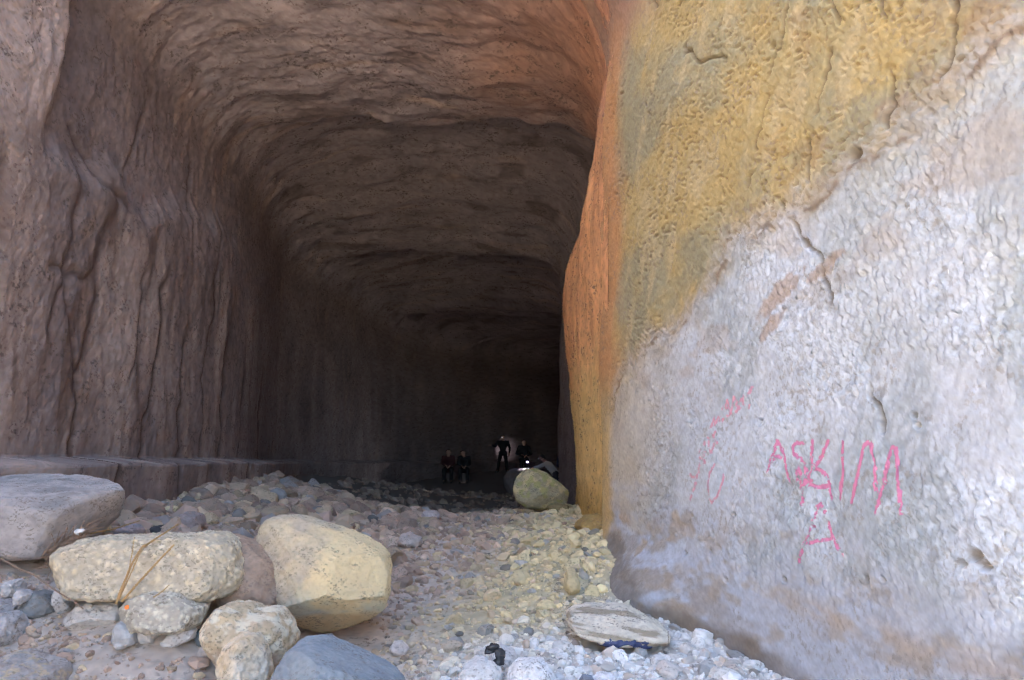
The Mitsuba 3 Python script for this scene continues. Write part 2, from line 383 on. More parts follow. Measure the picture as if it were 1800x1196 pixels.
lo = sm(.10, -.08, dz + .10 * (gn(p, .04, .04, .05, 181, 2) - .5))                                                       # 1 on the pale crust below
rng = np.random.default_rng(5)


def flakes(u, v, su, sv, seed, tilt):
    """scallops: domes of an uneven cell pattern, elongated and leaning"""
    r = np.random.default_rng(seed)
    a = (u + tilt * v) / su + .7 * (noise(np.stack([u / .12, v / .2, 0 * u], 1), seed) - .5)
    b = v / sv + .5 * (noise(np.stack([u / .1, v / .15, 0 * u + 9], 1), seed) - .5)
    lo_, hi_ = np.array([a.min() - 1, b.min() - 1]), np.array([a.max() + 1, b.max() + 1])
    pts = lo_ + r.random((int(np.prod(hi_ - lo_)), 2)) * (hi_ - lo_)
    d, i = cKDTree(pts).query(np.stack([a, b], 1), k=2)
    k = r.random((len(pts), 3))[i[:, 0]]
    loc = np.stack([a, b], 1) - pts[i[:, 0]]
    return .45 * (.6 - d[:, 0]) + .9 * loc[:, 0] * (k[:, 0] - .1) - .55 * loc[:, 1] * (k[:, 1] + .15), k[:, 2], d[:, 1] - d[:, 0]


fh, fk, fe = flakes(uu, zz, .025, .060, 11, .38)
fh2, fk2, _ = flakes(uu, zz, .11, .22, 12, .30)
calm = sm(.35, .95, zz + .5 * (gn(p, .5, .5, .5, 83, 3) - .5))                   # the flood-washed foot is smooth
noseside = sm(8.9, 7.6, yy)
h = .30 * (gn(p, 2.4, 2.0, 2.4, 31, 3) - .5) * sm(2.5, 5, zz) + .10 * (gn(p, 1.1, 1.1, 1.3, 84, 3) - .5)
h += lo * calm * (.35 + .65 * noseside) * (.026 * fh + .007 * fh2) * (.12 + 1.25 * sm(.34, .66, gn(p, .42, .42, .6, 85, 3)))
h += lo * calm * .026 * (gn(np.stack([uu + .38 * zz, 0 * uu, zz], 1), .10, 1, .34, 185, 4) - .5)
h += .012 * (gn(p, .05, .05, .07, 86, 3) - .5) * (1 - .5 * lo)
ochre = 1 - lo
soft = gn(p, .8, .8, .9, 87, 3)
h += ochre * (.010 * fh * (.3 + .9 * sm(.35, .6, soft)) + .013 * (gn(p, .05, .05, .06, 88, 4) - .5) + .05 * (gn(p, .5, .45, .6, 89, 4) - .5) + .016 * (gn(p, .025, .025, .03, 187, 2) - .5))
pit = sm(.62, .69, gn(p, .034, .04, .026, 90, 2)) * sm(.40, .62, gn(p, .5, .5, .5, 91, 2)) * ochre
h -= .018 * pit
h += .008 * sm(-.08, .10, dz) * sm(8.8, 8.0, yy)                                  # the crest of the upper rock stands proud, crumbling
crumb = np.exp(-(dz / .10) ** 2) * sm(.35, .6, gn(p, .6, .6, .6, 92, 2))
h += crumb * .05 * (gn(p, .05, .05, .05, 93, 2) - .45)
cracks = [[(5.3, 5.6), (5.4, 4.7), (5.7, 4.2), (5.95, 3.6)], [(4.55, 5.4), (4.6, 4.5), (4.5, 3.9), (4.62, 3.5)], [(5.0, 4.9), (4.95, 4.3), (5.25, 3.75), (5.3, 3.4)], [(4.1, 5.2), (4.05, 4.3), (4.15, 3.6)],
          [(6.9, 5.2), (6.6, 4.9), (6.2, 4.75)], [(7.8, 6.2), (7.4, 5.9), (7.0, 5.85)], [(5.6, 3.3), (5.3, 2.9), (5.15, 2.5)], [(4.9, 1.98), (4.83, 1.8), (4.76, 1.7)]]
ck = np.zeros(len(p))
qy = np.stack([yy + .16 * (gn(p, .15, .15, .15, 94, 3) - .5), zz + .16 * (gn(p, .15, .15, .15, 95, 3) - .5)], 1)
for line in cracks:
    ck = np.maximum(ck, np.exp(-(seg_dist(qy, line) / .016) ** 2) * sm(.30, .45, gn(p, .25, .25, .25, 96, 2)))
h -= .045 * ck
holes = [(1365, 82, .030), (1505, 272, .050), (1340, 741, .018), (1720, 975, .040), (1735, 992, .03), (1700, 990, .02), (1608, 730, .018), (1615, 748, .018), (1280, 1020, .02), (1380, 1018, .022), (1525, 1018, .02), (1555, 1018, .016), (1205, 972, .02), (1435, 925, .014), (1298, 905, .014), (1218, 905, .018)]
hole = np.zeros(len(p))


def on_wall(px, py):
    d = ray(px, py)
    t = np.linspace(2, 14, 4000)
    g = EYE + d * t[:, None]
    return g[np.argmax(g[:, 0] - right_x(g[:, 1]) + foot(g[:, 1], g[:, 2]) > 0)]


for px, py, r in holes:
    o = on_wall(px, py)
    hole = np.maximum(hole, np.exp(-((np.hypot((yy - o[1]) * .9, (zz - o[2]) * 1.2) / r) ** 4)))
h -= .055 * hole
h *= sm(9.9, 9.3, yy) * .9 + .1
V = p + n * (h + .012 * sm(9.6, 9.2, yy) - .03 * sm(9.3, 9.8, yy))[:, None]
g3 = gn(p, .9, .9, 1.1, 101, 4)
pale = mixc((.51, .56, .625), (.38, .43, .475), sm(.40, .62, gn(np.stack([uu + .35 * zz, 0 * uu, zz * .45], 1), .5, 1, .5, 102, 4)))  # blue of the skylight is painted into the pale crust
pale = mixc(pale, (.60, .655, .73), .4 * sm(.4, .9, fk) * calm)
pale *= (1 - .30 * calm * sm(.20, .0, fe) * sm(.3, .65, gn(p, .42, .42, .6, 85, 3)))[:, None]                             # shadow between the scallops, painted into the colour
pale = mixc(pale, (.50, .44, .34), .8 * sm(6.8, 8.6, yy + .9 * (g3 - .5)))
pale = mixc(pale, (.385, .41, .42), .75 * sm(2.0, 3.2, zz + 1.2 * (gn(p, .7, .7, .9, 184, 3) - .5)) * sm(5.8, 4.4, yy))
brown = sm(.52, .62, gn(p, .5, .5, .28, 103, 4)) * np.exp(-((dz + .45) / .42) ** 2)
pale = mixc(pale, (.38, .32, .27), .4 * brown)
for px, py, a, b in ((1375, 515, .22, .09), (1362, 572, .13, .07), (1450, 470, .2, .05)):
    o = on_wall(px, py)
    e = np.hypot((yy - o[1] + .5 * (zz - o[2])) / a, (zz - o[2] + .35 * (yy - o[1])) / b) + 1.4 * (gn(p, .1, .1, .1, 104, 3) - .5)
    pale = mixc(pale, (.38, .295, .24), .7 * sm(1.1, .7, e))
    h0 = sm(1.1, .7, e)
base_n = gn(p, .30, .30, .2, 105, 4)
stain = sm(1.05, .55, zz - .06 * (yy - 5) + 1.1 * (base_n - .5))
pale = mixc(pale, mixc((.38, .34, .30), (.45, .49, .57), sm(.30, .52, gn(p, .22, .22, .14, 106, 5))), .75 * stain)
pale = mixc(pale, (.43, .31, .17), .6 * stain * sm(.60, .70, gn(p, .28, .28, .22, 107, 3)) * sm(5.6, 7.4, yy))
band = np.exp(-((zz - (.47 + .03 * (yy - 4)) - .2 * (gn(p, .7, .7, 9, 108, 3) - .5)) / .07) ** 2) * sm(6.1, 5.4, yy)
pale = mixc(pale, (.44, .37, .30), .6 * band * sm(.35, .55, gn(p, .2, .2, .12, 109, 3)))
pale = mixc(pale, (.34, .295, .25), .75 * sm(.48, .62, gn(p, .35, .35, .22, 191, 5)) * sm(1.25, .5, zz) * sm(5.8, 7.0, yy))
wet = sm(.13, .02, zz - _GI(np.stack([right_x(yy) - .1, yy], 1)) - .22 * (gn(p, .25, .25, .25, 110, 3) - .3)) * sm(5.0, 6.2, yy)
pale = mixc(pale, (.20, .165, .13), .8 * wet)
up_c = mixc((.42, .33, .155), (.31, .285, .185), sm(.38, .58, gn(p, .8, .8, .8, 111, 4)))
up_c = mixc(up_c, (.46, .385, .23), .7 * sm(.55, .75, gn(np.stack([uu + .35 * zz, 0 * uu, zz * .35], 1), .16, 1, .2, 112, 4)))
up_c = mixc(up_c, (.30, .20, .10), .65 * sm(.58, .68, gn(p, .35, .35, .4, 113, 4)) * sm(6.6, 4.4, yy))
up_c = mixc(up_c, (.26, .225, .19), .8 * sm(4.6, 3.9, yy + .5 * (g3 - .5)) * sm(.0, .5, dz))  # overhang shade at the upper near corner, put into the colour
up_c = mixc(up_c, (.38, .29, .19), .6 * np.exp(-(dz / .12) ** 2))
ocn = mixc((.58, .32, .15), (.45, .23, .11), gn(p, .45, .45, 1.2, 58, 4))
up_c = mixc(up_c, ocn, .92 * sm(8.15, 8.85, yy + .55 * (gn(p, .3, .3, 1.0, 114, 3) - .5)) * sm(1.6, 2.6, zz + .6 * (g3 - .5)))
pk = sm(5.6, 6.9, zz + .8 * (gn(p, .6, .6, .6, 115, 3) - .5)) * sm(5.2, 7.5, yy)
up_c = mixc(up_c, mixc((.40, .25, .175), (.29, .18, .14), gn(p, .5, .5, .5, 56, 3)), pk)
seam = np.exp(-((dz + .03) / .024) ** 2) * sm(.36, .48, gn(p, .35, .35, .35, 182, 3))
h -= .02 * seam
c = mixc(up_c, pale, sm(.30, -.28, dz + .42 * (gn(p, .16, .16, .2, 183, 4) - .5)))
c = mixc(c, (.19, .13, .08), .75 * seam * sm(.42, .52, gn(p, .2, .2, .2, 186, 3)))
oc2 = mixc((.60, .45, .21), (.48, .32, .13), gn(p, .4, .4, .6, 59, 3))
c = mixc(c, oc2, .85 * sm(8.6, 9.0, yy) * sm(2.6, 1.6, zz))
c = mixc(c, (.14, .11, .08), .8 * np.maximum(ck, hole))
c = mixc(c, (.20, .16, .11), .6 * pit)
c *= (.80 + .40 * gn(p, .05, .05, .05, 61, 4))[:, None] * (.82 + .36 * gn(p, .016, .016, .022, 62, 2))[:, None]
wall_V, wall_shape = V.reshape(len(yr), len(fr), 3), (len(yr), len(fr))
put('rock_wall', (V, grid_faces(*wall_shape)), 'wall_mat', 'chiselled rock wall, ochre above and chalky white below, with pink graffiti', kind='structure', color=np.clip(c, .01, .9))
wall_N = grid_normals(wall_V)

# ---------------------------------------------------------------- gorge walls behind the camera
for sgn, lab in ((-1, 'left'), (1, 'right')):
    u, w = np.meshgrid(np.linspace(-30, 3.2, 90), np.linspace(-.6, 13, 50), indexing='ij')
    g = np.stack([0 * u.ravel(), u.ravel(), w.ravel()], 1)
    g[:, 0] = (right_x(g[:, 1]) + .1 * sm(3, 0, g[:, 1]) if sgn > 0 else left_x(g[:, 1]) - .1 * sm(3, 0, g[:, 1]) + .02 * np.clip(1 - g[:, 1], 0, 30))
    g[:, 0] += sgn * (1.0 * (gn(g, 3, 3, 4, 120 + sgn, 4) - .5) * sm(3, 1, g[:, 1]) + .10 * np.maximum(g[:, 2] - 6, 0))
    gcol = mixc((.46, .44, .42), (.36, .34, .32), gn(g, 1.5, 1.5, 2, 122, 4))
    put('gorge_wall', (g, grid_faces(90, 50)), 'rock_mat', f'pale rock side of the open gorge, {lab} of the way in', kind='structure', color=gcol)

# ---------------------------------------------------------------- graffiti: worn paint lying on the relief of the wall
PINK, FAINT = (.62, .10, .27), (.60, .26, .38)
flat_mat('paint_pink', (.58, .23, .38), .75)
flat_mat('paint_faint', (.62, .36, .46), .7)


def wall_uv(px, py):
    o = on_wall(px, py)
    return o[1], o[2]


def graffiti(strokes, label, mats, keep, width):
    """each stroke: points of its line; the paint is a skin 2 mm proud of the very relief below it, broken where the rock is rough"""
    lines = [[wall_uv(*q) for q in st] for st in strokes]
    pts = np.vstack([np.array(l) for l in lines])
    k0, k1 = np.searchsorted(yr, pts[:, 0].min() - .08), np.searchsorted(yr, pts[:, 0].max() + .08)
    zc = wall_V[(k0 + k1) // 2, :, 2]
    j0, j1 = np.searchsorted(zc, pts[:, 1].min() - .08), np.searchsorted(zc, pts[:, 1].max() + .08)
    sub = wall_V[k0:k1, j0:j1] + .0025 * wall_N[k0:k1, j0:j1]
    R = 4
    a, b = np.arange(0, sub.shape[0] - 1 + 1e-9, 1 / R), np.arange(0, sub.shape[1] - 1 + 1e-9, 1 / R)
    A, B = np.meshgrid(a, b, indexing='ij')
    fine = RegularGridInterpolator((np.arange(sub.shape[0]), np.arange(sub.shape[1])), sub)(np.stack([A.ravel(), B.ravel()], 1))
    q = fine[:, 1:] + .008 * (np.stack([noise(fine / .03, 3), noise(fine / .03, 4)], 1) - .5)
    d = np.full(len(q), 9.0)
    for l in lines:
        d = np.minimum(d, seg_dist(q, l))
    worn = fbm(fine / np.array([1, .022, .03]), 3, 7)
    on = d < width * (.55 + .9 * fbm(fine / .09, 2, 8)) * (1.0)
    on &= worn < keep + .16 * (1 - d / width) - .05
    f = grid_faces(len(a), len(b))
    f = f[on[f].sum(1) >= 2]
    used, inv = np.unique(f.ravel(), return_inverse=True)
    put('graffiti', (fine[used], inv.reshape(-1, 3)), mats, label, 'graffiti', smooth=False)


graffiti([[(1354.5, 829.1), (1363.8, 809.4), (1375.5, 775.8), (1380.8, 790.4), (1387.2, 819.7), (1395.4, 851.9)], [(1361.5, 809.4), (1375.5, 802.7), (1387.2, 809.4)], [(1417.1, 779.3), (1408.3, 778.1), (1401.9, 784.6), (1402.5, 796.3), (1413.6, 806.5), (1422.4, 822.6), (1424.1, 840.2), (1420.0, 851.9)], [(1415.0, 851.9), (1407.1, 843.1), (1406.6, 828.5), (1410.1, 822.6), (1413.0, 831.4), (1415.0, 848.9), (1415.6, 886.4)], [(1435.5, 774.0), (1434.9, 802.1), (1433.2, 825.5), (1428.2, 843.1), (1427.6, 851.9)], [(1460.4, 775.8), (1454.5, 793.4), (1444.3, 813.8), (1434.1, 823.2)], [(1434.1, 823.2), (1448.7, 827.0), (1459.8, 838.7), (1465.7, 857.7), (1469.5, 876.4)], [(1427.6, 850.7), (1442.8, 856.6), (1466.8, 853.0)], [(1488.2, 778.1), (1489.9, 808.0), (1489.1, 840.2), (1483.2, 875.9)], [(1507.2, 882.6), (1514.5, 848.9), (1521.8, 802.1), (1525.3, 781.7), (1533.5, 777.6), (1540.8, 793.4), (1546.7, 816.8), (1549.6, 840.2), (1551.1, 863.6)], [(1547.6, 901.0), (1555.5, 875.3), (1564.2, 840.2), (1570.1, 802.1), (1574.5, 786.3), (1580.3, 787.5), (1586.8, 819.7), (1591.5, 851.9), (1595.6, 884.1), (1596.7, 902.2)]],
         'word ASKIM handwritten in pink paint on the white wall', 'paint_pink', .68, .0135)
graffiti([[(1409.2, 986.5), (1422.4, 951.3), (1434.1, 922.1), (1443.4, 891.4), (1447.5, 885.8), (1452.2, 895.8), (1460.4, 922.1), (1470.6, 954.3), (1485.3, 975.3)], [(1426.7, 955.7), (1445.8, 950.8), (1467.7, 946.7)]],
         'single letter A in pink paint below the handwritten word', 'paint_pink', .74, .0130)
graffiti([[(1324.3, 682.8), (1317.0, 696.8), (1320.5, 716.7)], [(1308.8, 696.8), (1299.5, 717.9), (1293.6, 699.2), (1287.8, 723.1), (1282.5, 702.7), (1276.7, 722.0), (1272.6, 708.5)], [(1305.9, 707.3), (1287.8, 715.0), (1273.1, 719.0)], [(1309.7, 710.9), (1296.5, 723.1), (1283.4, 730.5)], [(1276.7, 736.6), (1270.2, 746.0), (1269.0, 731.9), (1262.0, 746.5), (1260.0, 734.8), (1255.6, 752.4)], [(1266.7, 755.3), (1260.0, 767.0), (1267.9, 778.7)], [(1265.0, 775.8), (1257.9, 799.2), (1252.7, 778.7), (1249.7, 770.0)], [(1246.8, 775.8), (1243.9, 802.1), (1246.8, 813.3), (1235.7, 793.4)], [(1237.4, 802.1), (1234.5, 825.5), (1229.3, 841.6), (1218.1, 834.9)], [(1229.3, 841.6), (1225.7, 857.7), (1217.6, 876.7)]],
         'illegible faded pink scrawl slanting up left of the handwritten word', 'paint_faint', .50, .016)
graffiti([[(1266.7, 816.2), (1258.5, 832.9), (1255.0, 851.9), (1255.6, 872.4), (1260.3, 884.6), (1271.7, 870.9), (1279.6, 848.9), (1282.5, 830.8)]],
         'faded pink loop shaped letter below the slanting scrawl', 'paint_faint', .58, .0100)

# ---------------------------------------------------------------- boulders and single stones
_ICO = {k: trimesh.creation.icosphere(subdivisions=k) for k in (0, 1, 2, 3, 4, 5)}


def refine(v, f, length):
    """the closed mesh with every edge split down to the given length, without gaps"""
    m = m3.Manifold(m3.Mesh(np.asarray(v, np.float32), np.asarray(f, np.uint32)))
    if m.is_empty():
        return np.asarray(v), np.asarray(f)
    q = m.refine_to_length(length).to_mesh()
    return np.array(q.vert_properties[:, :3], float), np.array(q.tri_verts, int)


def outline_radius(poly, theta):
    q = np.asarray(poly, float)
    q = np.vstack([q, q[:1]])
    d = np.vstack([np.linspace(a, b, 24, endpoint=False) for a, b in zip(q[:-1], q[1:])])
    th, r = np.arctan2(d[:, 1], d[:, 0]), np.hypot(d[:, 0], d[:, 1])
    o = np.argsort(th)
    th, r = th[o], r[o]
    k = np.exp(-.5 * (np.arange(-6, 7) / 2.4) ** 2)
    g = np.linspace(-np.pi, np.pi, 361)[:-1]
    rg = np.interp(g, th, r, period=2 * np.pi)
    rg = np.convolve(np.concatenate([rg[-6:], rg, rg[:6]]), k / k.sum(), 'valid')
    return np.interp(theta, g, rg, period=2 * np.pi)


def stone(outline, Y, depth, sub=5, seed=1, box=.55, cuts=(), rough=.02, grain=.007, turn=0, chips=14):
    """a stone measured from its outline at depth Y: superellipsoid whose section is the outline, cut by planes, then weathered"""
    pts = np.array([at(px, py, Y) for px, py in outline])
    c = np.array([(pts[:, 0].min() + pts[:, 0].max()) / 2, Y, (pts[:, 2].min() + pts[:, 2].max()) / 2])
    d = _ICO[min(sub, 5)].vertices.copy()
    cr = np.hypot(d[:, 0], d[:, 2])
    r = outline_radius(pts[:, [0, 2]] - c[[0, 2]], np.arctan2(d[:, 2], d[:, 0]))
    s = r * cr ** box / np.maximum(cr, 1e-6)
    v = np.stack([d[:, 0] * s, np.sign(d[:, 1]) * depth * np.abs(d[:, 1]) ** .75, d[:, 2] * s], 1)
    size = np.ptp(v, axis=0).max()
    for nx, ny, nz, off in cuts:
        m = np.array([nx, ny, nz], float)
        m /= np.linalg.norm(m)
        lim = off * (v @ m).max()
        k = v @ m - lim
        v -= np.where(k > 0, k * .93, 0)[:, None] * m
    rc = np.random.default_rng(seed + 500)
    for _ in range(chips):                                                       # chipped edges
        m = rc.normal(size=3)
        m /= np.linalg.norm(m)
        k = v @ m - rc.uniform(.86, .96) * (v @ m).max()
        v -= np.where(k > 0, k * .9, 0)[:, None] * m
    if turn:
        ct, st_ = math.cos(turn), math.sin(turn)
        v = v @ np.array([[ct, st_, 0], [-st_, ct, 0], [0, 0, 1]])
    tm = trimesh.Trimesh(v, _ICO[min(sub, 5)].faces, process=False)
    trimesh.smoothing.filter_taubin(tm, iterations=1)
    v, faces_ = refine(tm.vertices, tm.faces, max(.013, size / (80 if sub > 5 else 40))) if sub >= 5 else (tm.vertices, tm.faces)
    tm = trimesh.Trimesh(v, faces_, process=True)
    v, faces_ = np.array(tm.vertices), np.array(tm.faces)
    nv = tm.vertex_normals
    big_, fine_ = fbm(v / (.35 * size) + seed, 5, seed), fbm(v / .035 + seed, 3, seed + 1)
    ridge = np.abs(fbm(v / (.16 * size) + seed, 4, seed + 2) - .5)
    v = v + nv * (rough * size * (2.6 * (big_ - .5) + 2.6 * (.12 - ridge)) + 1.6 * grain * (fine_ - .5) * 2)[:, None]
    return v + c, faces_


def normals_of(v, f):
    return trimesh.Trimesh(v, f, process=False).vertex_normals


def stone_colour(v, a, b, seed, scale=.12, speck=.6, streak=None):
    t = np.clip(fbm(v / (np.array(streak) if streak else scale) + seed, 5, seed) * 2.2 - .6, 0, 1)
    c = mixc(a, b, t)
    return c * (1 - speck / 2 + speck * fbm(v / .03, 4, seed + 3))[:, None]


def place_stone(name, outline, Y, depth, label, cat, a, b, seed=1, colour=None, **kw):
    if Y is None:                                       # where the foot of the outline meets the ground
        fx, fy = np.mean([q[0] for q in outline]), max(q[1] for q in outline)
        yg = np.linspace(4.3, 15, 1200)
        line = EYE + ray(fx, fy) * (yg / ray(fx, fy)[1])[:, None]
        hit = np.argmax(line[:, 2] < ground_z(line[:, 0], yg) + .004)
        Y = yg[hit] + depth * .5
    v, f = stone(outline, Y, depth, seed=seed, **kw)
    c = stone_colour(v, a, b, seed)
    if colour is not None:
        v, c = colour(v, f, c)
    footprints.append((v[:, 0].min(), v[:, 0].max(), v[:, 1].min(), v[:, 1].max(), v[:, 2].max()))
    return put(name, (v, f), 'stone_mat', label, cat, color=np.clip(c, .01, .9))


footprints = []


def clasts(density, r0, r1, pale, seed):
    """pebbles set in the face of a conglomerate: small proud domes of paler stone in a gritty matrix"""
    def fn(v, f, c):
        r = np.random.default_rng(seed)
        nv = normals_of(v, f)
        lo_, hi_ = v.min(0), v.max(0)
        tr = v[f]
        ar = np.linalg.norm(np.cross(tr[:, 1] - tr[:, 0], tr[:, 2] - tr[:, 0]), axis=1)
        pts = tr[r.choice(len(f), int(density), p=ar / ar.sum())].mean(1)
        rad = r0 + (r1 - r0) * r.random(len(pts)) ** 2.2
        d, i = cKDTree(pts).query(v, k=6)
        best = (1 - d / rad[i])
        k = best.argmax(1)
        m = best[np.arange(len(v)), k]
        w = np.clip(m * 2.2, 0, 1)
        who = i[np.arange(len(v)), k]
        tint = mixc(pale[0], pale[1], r.random(len(pts)))[who] * (.8 + .4 * r.random(len(pts)))[who][:, None]
        v = v + nv * (np.sqrt(np.clip(m, 0, 1)) * rad[who] * .5 - .006 * fbm(v / .02, 3, seed))[:, None]
        return v, c * (1 - w[:, None] * .95) + tint * w[:, None] * .95
    return fn


def big_boulder_colour(v, f, c):
    z = (v[:, 2] - v[:, 2].min()) / np.ptp(v[:, 2])
    xn = (v[:, 0] - v[:, 0].min()) / np.ptp(v[:, 0])
    g = fbm(v / .25, 4, 3)
    c = mixc(c, (.72, .58, .33), sm(.42, .62, xn + .7 * (g - .5)) * .75)  # lit right half of the boulder painted in yellow
    c = mixc(c, (.46, .47, .37), sm(.50, .62, fbm(v / .2 + 5, 3, 8)) * sm(.5, .2, z) * .7)
    c = mixc(c, (.52, .36, .19), sm(.24, .16, z + .12 * (g - .5)) * .85)
    return v, c


def lichen_colour(v, f, c):
    g = fbm(v / .16, 4, 12)
    c = mixc(c, (.56, .47, .27), sm(.5, .58, g))
    c = mixc(c, (.36, .36, .12), sm(.56, .64, fbm(v / .13 + 3, 3, 13)) * .7)
    return v, c


def crust_colour(v, f, c):
    g = fbm(v / .07, 4, 17)
    z = (v[:, 2] - v[:, 2].min()) / np.ptp(v[:, 2])
    c = mixc(c, (.66, .60, .47), sm(.48, .6, g))
    c = mixc(c, (.30, .24, .21), sm(.5, .3, z + .3 * (g - .5)) * .6)
    v = v + normals_of(v, f) * (.03 * (fbm(v / .06, 4, 18) - .5) * sm(.2, .6, z))[:, None]
    return v, c


def veined(dark, light, sc):
    def fn(v, f, c):
        g = np.abs(fbm(v / sc, 4, 23) - .5)
        return v, mixc(mixc(c, dark, sm(.12, .2, g)), light, sm(.05, .0, g) * .5)
    return fn


def layered(v, f, c):
    g = fbm(np.stack([v[:, 0] * 2.0, v[:, 1] * 6, v[:, 2] * 26 + 4 * v[:, 0]], 1), 4, 31)
    v = v + normals_of(v, f) * (.03 * (g - .5))[:, None]
    c = mixc(c, (.38, .32, .24), sm(.5, .36, g))
    return v, c


hull = trimesh.Trimesh([at(*q) for q in ((-60, 838, 7.9), (60, 833, 8.0), (150, 833, 7.95), (185, 839, 7.8), (223, 858, 7.4), (140, 874, 7.0), (88, 902, 6.72), (58, 986, 6.72), (212, 908, 7.6), (168, 948, 7.4), (100, 975, 7.0), (-60, 975, 6.62), (-60, 880, 6.6), (-60, 985, 8.2), (190, 925, 8.3))]).convex_hull
v, f = refine(hull.vertices, hull.faces, .09)
hull = trimesh.Trimesh(v, f, process=True)
trimesh.smoothing.filter_taubin(hull, iterations=3)
v, f = refine(hull.vertices, hull.faces, .022)
hull = trimesh.Trimesh(v, f, process=True)
v, f = np.array(hull.vertices), np.array(hull.faces)
v = v + normals_of(v, f) * (.06 * (fbm(v / .4, 5, 3) - .5) + .05 * (.1 - np.abs(fbm(v / .22, 4, 5) - .5)) + .008 * (fbm(v / .03, 3, 6) - .5))[:, None]
v, c = veined((.29, .27, .26), (.52, .48, .45), .4)(v, f, stone_colour(v, (.46, .41, .385), (.33, .30, .285), 3))
footprints.append((v[:, 0].min(), v[:, 0].max(), v[:, 1].min(), v[:, 1].max(), v[:, 2].max()))
put('flat_rock', (v, f), 'stone_mat', 'large grey flat-topped rock against the left rock wall', 'rock', color=np.clip(c, .01, .9))
place_stone('conglomerate_slab', [(100, 1000), (104, 970), (135, 950), (190, 942), (300, 942), (385, 936), (415, 960), (432, 1010), (425, 1035), (395, 1052), (330, 1048), (250, 1046), (190, 1048), (130, 1040), (98, 1018)], 6.25, .42,
            'long pebbly conglomerate slab with dry reeds lying across it', 'rock', (.53, .455, .33), (.43, .375, .29), seed=5, sub=6, box=.30, rough=.012, cuts=((.06, -1, .30, .62), (.2, -.3, 1, .86), (.8, -.6, -.1, .86), (-.7, -.5, -.3, .85)), colour=clasts(2600, .007, .030, ((.68, .60, .46), (.58, .49, .33)), 4))
place_stone('conglomerate_block', [(222, 1075), (235, 1050), (270, 1040), (330, 1044), (355, 1060), (360, 1085), (345, 1102), (300, 1108), (240, 1102)], 5.95, .30,
            'small pebbly conglomerate block under the front edge of the long slab', 'rock', (.47, .42, .34), (.38, .345, .29), seed=6, sub=6, box=.4, rough=.015, cuts=((.1, -1, .5, .68), (-.5, -.8, 0, .8)), colour=clasts(1100, .006, .024, ((.66, .61, .50), (.52, .49, .40)), 6))
place_stone('boulder', [(440, 945), (455, 925), (480, 910), (515, 906), (560, 918), (640, 945), (680, 970), (692, 1010), (690, 1050), (672, 1075), (620, 1098), (575, 1112), (530, 1095), (505, 1060), (490, 1010), (455, 975)], 6.75, .55,
            'big smooth yellowish boulder, the largest of the foreground rocks', 'boulder', (.54, .455, .31), (.43, .365, .28), seed=7, sub=6, box=.6, rough=.014, grain=.006, cuts=((.15, -.5, .85, .80), (-.65, -.7, .1, .72), (.15, -.6, -.8, .72), (.55, -.8, .25, .78), (-.2, -.95, .35, .74)), colour=big_boulder_colour)
place_stone('rock', [(388, 938), (420, 940), (455, 962), (485, 990), (500, 1030), (503, 1072), (460, 1085), (410, 1080), (385, 1050), (380, 980)], 6.52, .30,
            'brown rounded rock wedged between the conglomerate slab and the big boulder', 'rock', (.40, .29, .22), (.30, .22, .17), seed=8, sub=5, rough=.02, cuts=((.3, -.8, .5, .74),))
place_stone('rock', [(470, 1040), (492, 1030), (506, 1050), (505, 1085), (480, 1095), (465, 1070)], 6.9, .22,
            'narrow brown stone tucked under the left side of the big boulder', 'rock', (.36, .29, .25), (.30, .24, .21), seed=9, sub=4)
place_stone('rock', [(360, 1100), (372, 1075), (400, 1060), (430, 1066), (450, 1075), (490, 1072), (510, 1095), (517, 1130), (500, 1160), (480, 1185), (440, 1190), (400, 1160), (368, 1125)], 5.75, .34,
            'crusty tan rock with a rough pitted top, right of the small conglomerate block', 'rock', (.54, .44, .29), (.47, .38, .27), seed=10, sub=6, rough=.025, colour=crust_colour)
place_stone('rock', [(384, 1165), (395, 1130), (425, 1116), (450, 1118), (466, 1140), (474, 1180), (470, 1215), (400, 1215)], 5.35, .24,
            'white and tan pointed rock in front of the crusty tan rock', 'rock', (.66, .62, .54), (.58, .46, .30), seed=11, sub=5, rough=.02, cuts=((-.7, -.6, .3, .7), (.8, -.6, .2, .72)))
place_stone('boulder', [(470, 1196), (495, 1160), (515, 1134), (545, 1131), (580, 1145), (640, 1175), (690, 1200), (720, 1240), (600, 1270), (480, 1250)], 4.95, .5,
            'blue grey angular boulder with a pointed ridge at the very front', 'boulder', (.27, .31, .34), (.22, .25, .285), seed=12, sub=6, box=.5, rough=.012, grain=.004, cuts=((-.45, -.75, .5, .66), (.5, -.5, .75, .70), (.35, -.8, .25, .8)))
place_stone('rock', [(505, 1070), (520, 1063), (538, 1066), (545, 1090), (540, 1108), (512, 1110)], None, .12, 'small blunt pinkish stone standing against the foot of the big boulder', 'stone', (.45, .38, .32), (.40, .33, .28), seed=13, sub=4)
place_stone('rock', [(114, 1085), (130, 1068), (165, 1058), (205, 1062), (218, 1080), (205, 1095), (150, 1106), (122, 1102)], None, .2, 'white faceted rock left of the small conglomerate block', 'stone', (.62, .59, .55), (.48, .45, .42), seed=14, sub=5, cuts=((.5, -.7, .5, .6), (-.4, -.8, .4, .65), (.2, -.6, -.7, .6)))
place_stone('rock', [(40, 1075), (45, 1055), (65, 1038), (85, 1045), (97, 1065), (95, 1080), (60, 1086)], None, .18, 'dark grey angular stone below the large flat rock', 'stone', (.21, .21, .205), (.26, .255, .25), seed=15, sub=4, cuts=((.6, -.7, .3, .65), (-.5, -.7, .5, .7)))
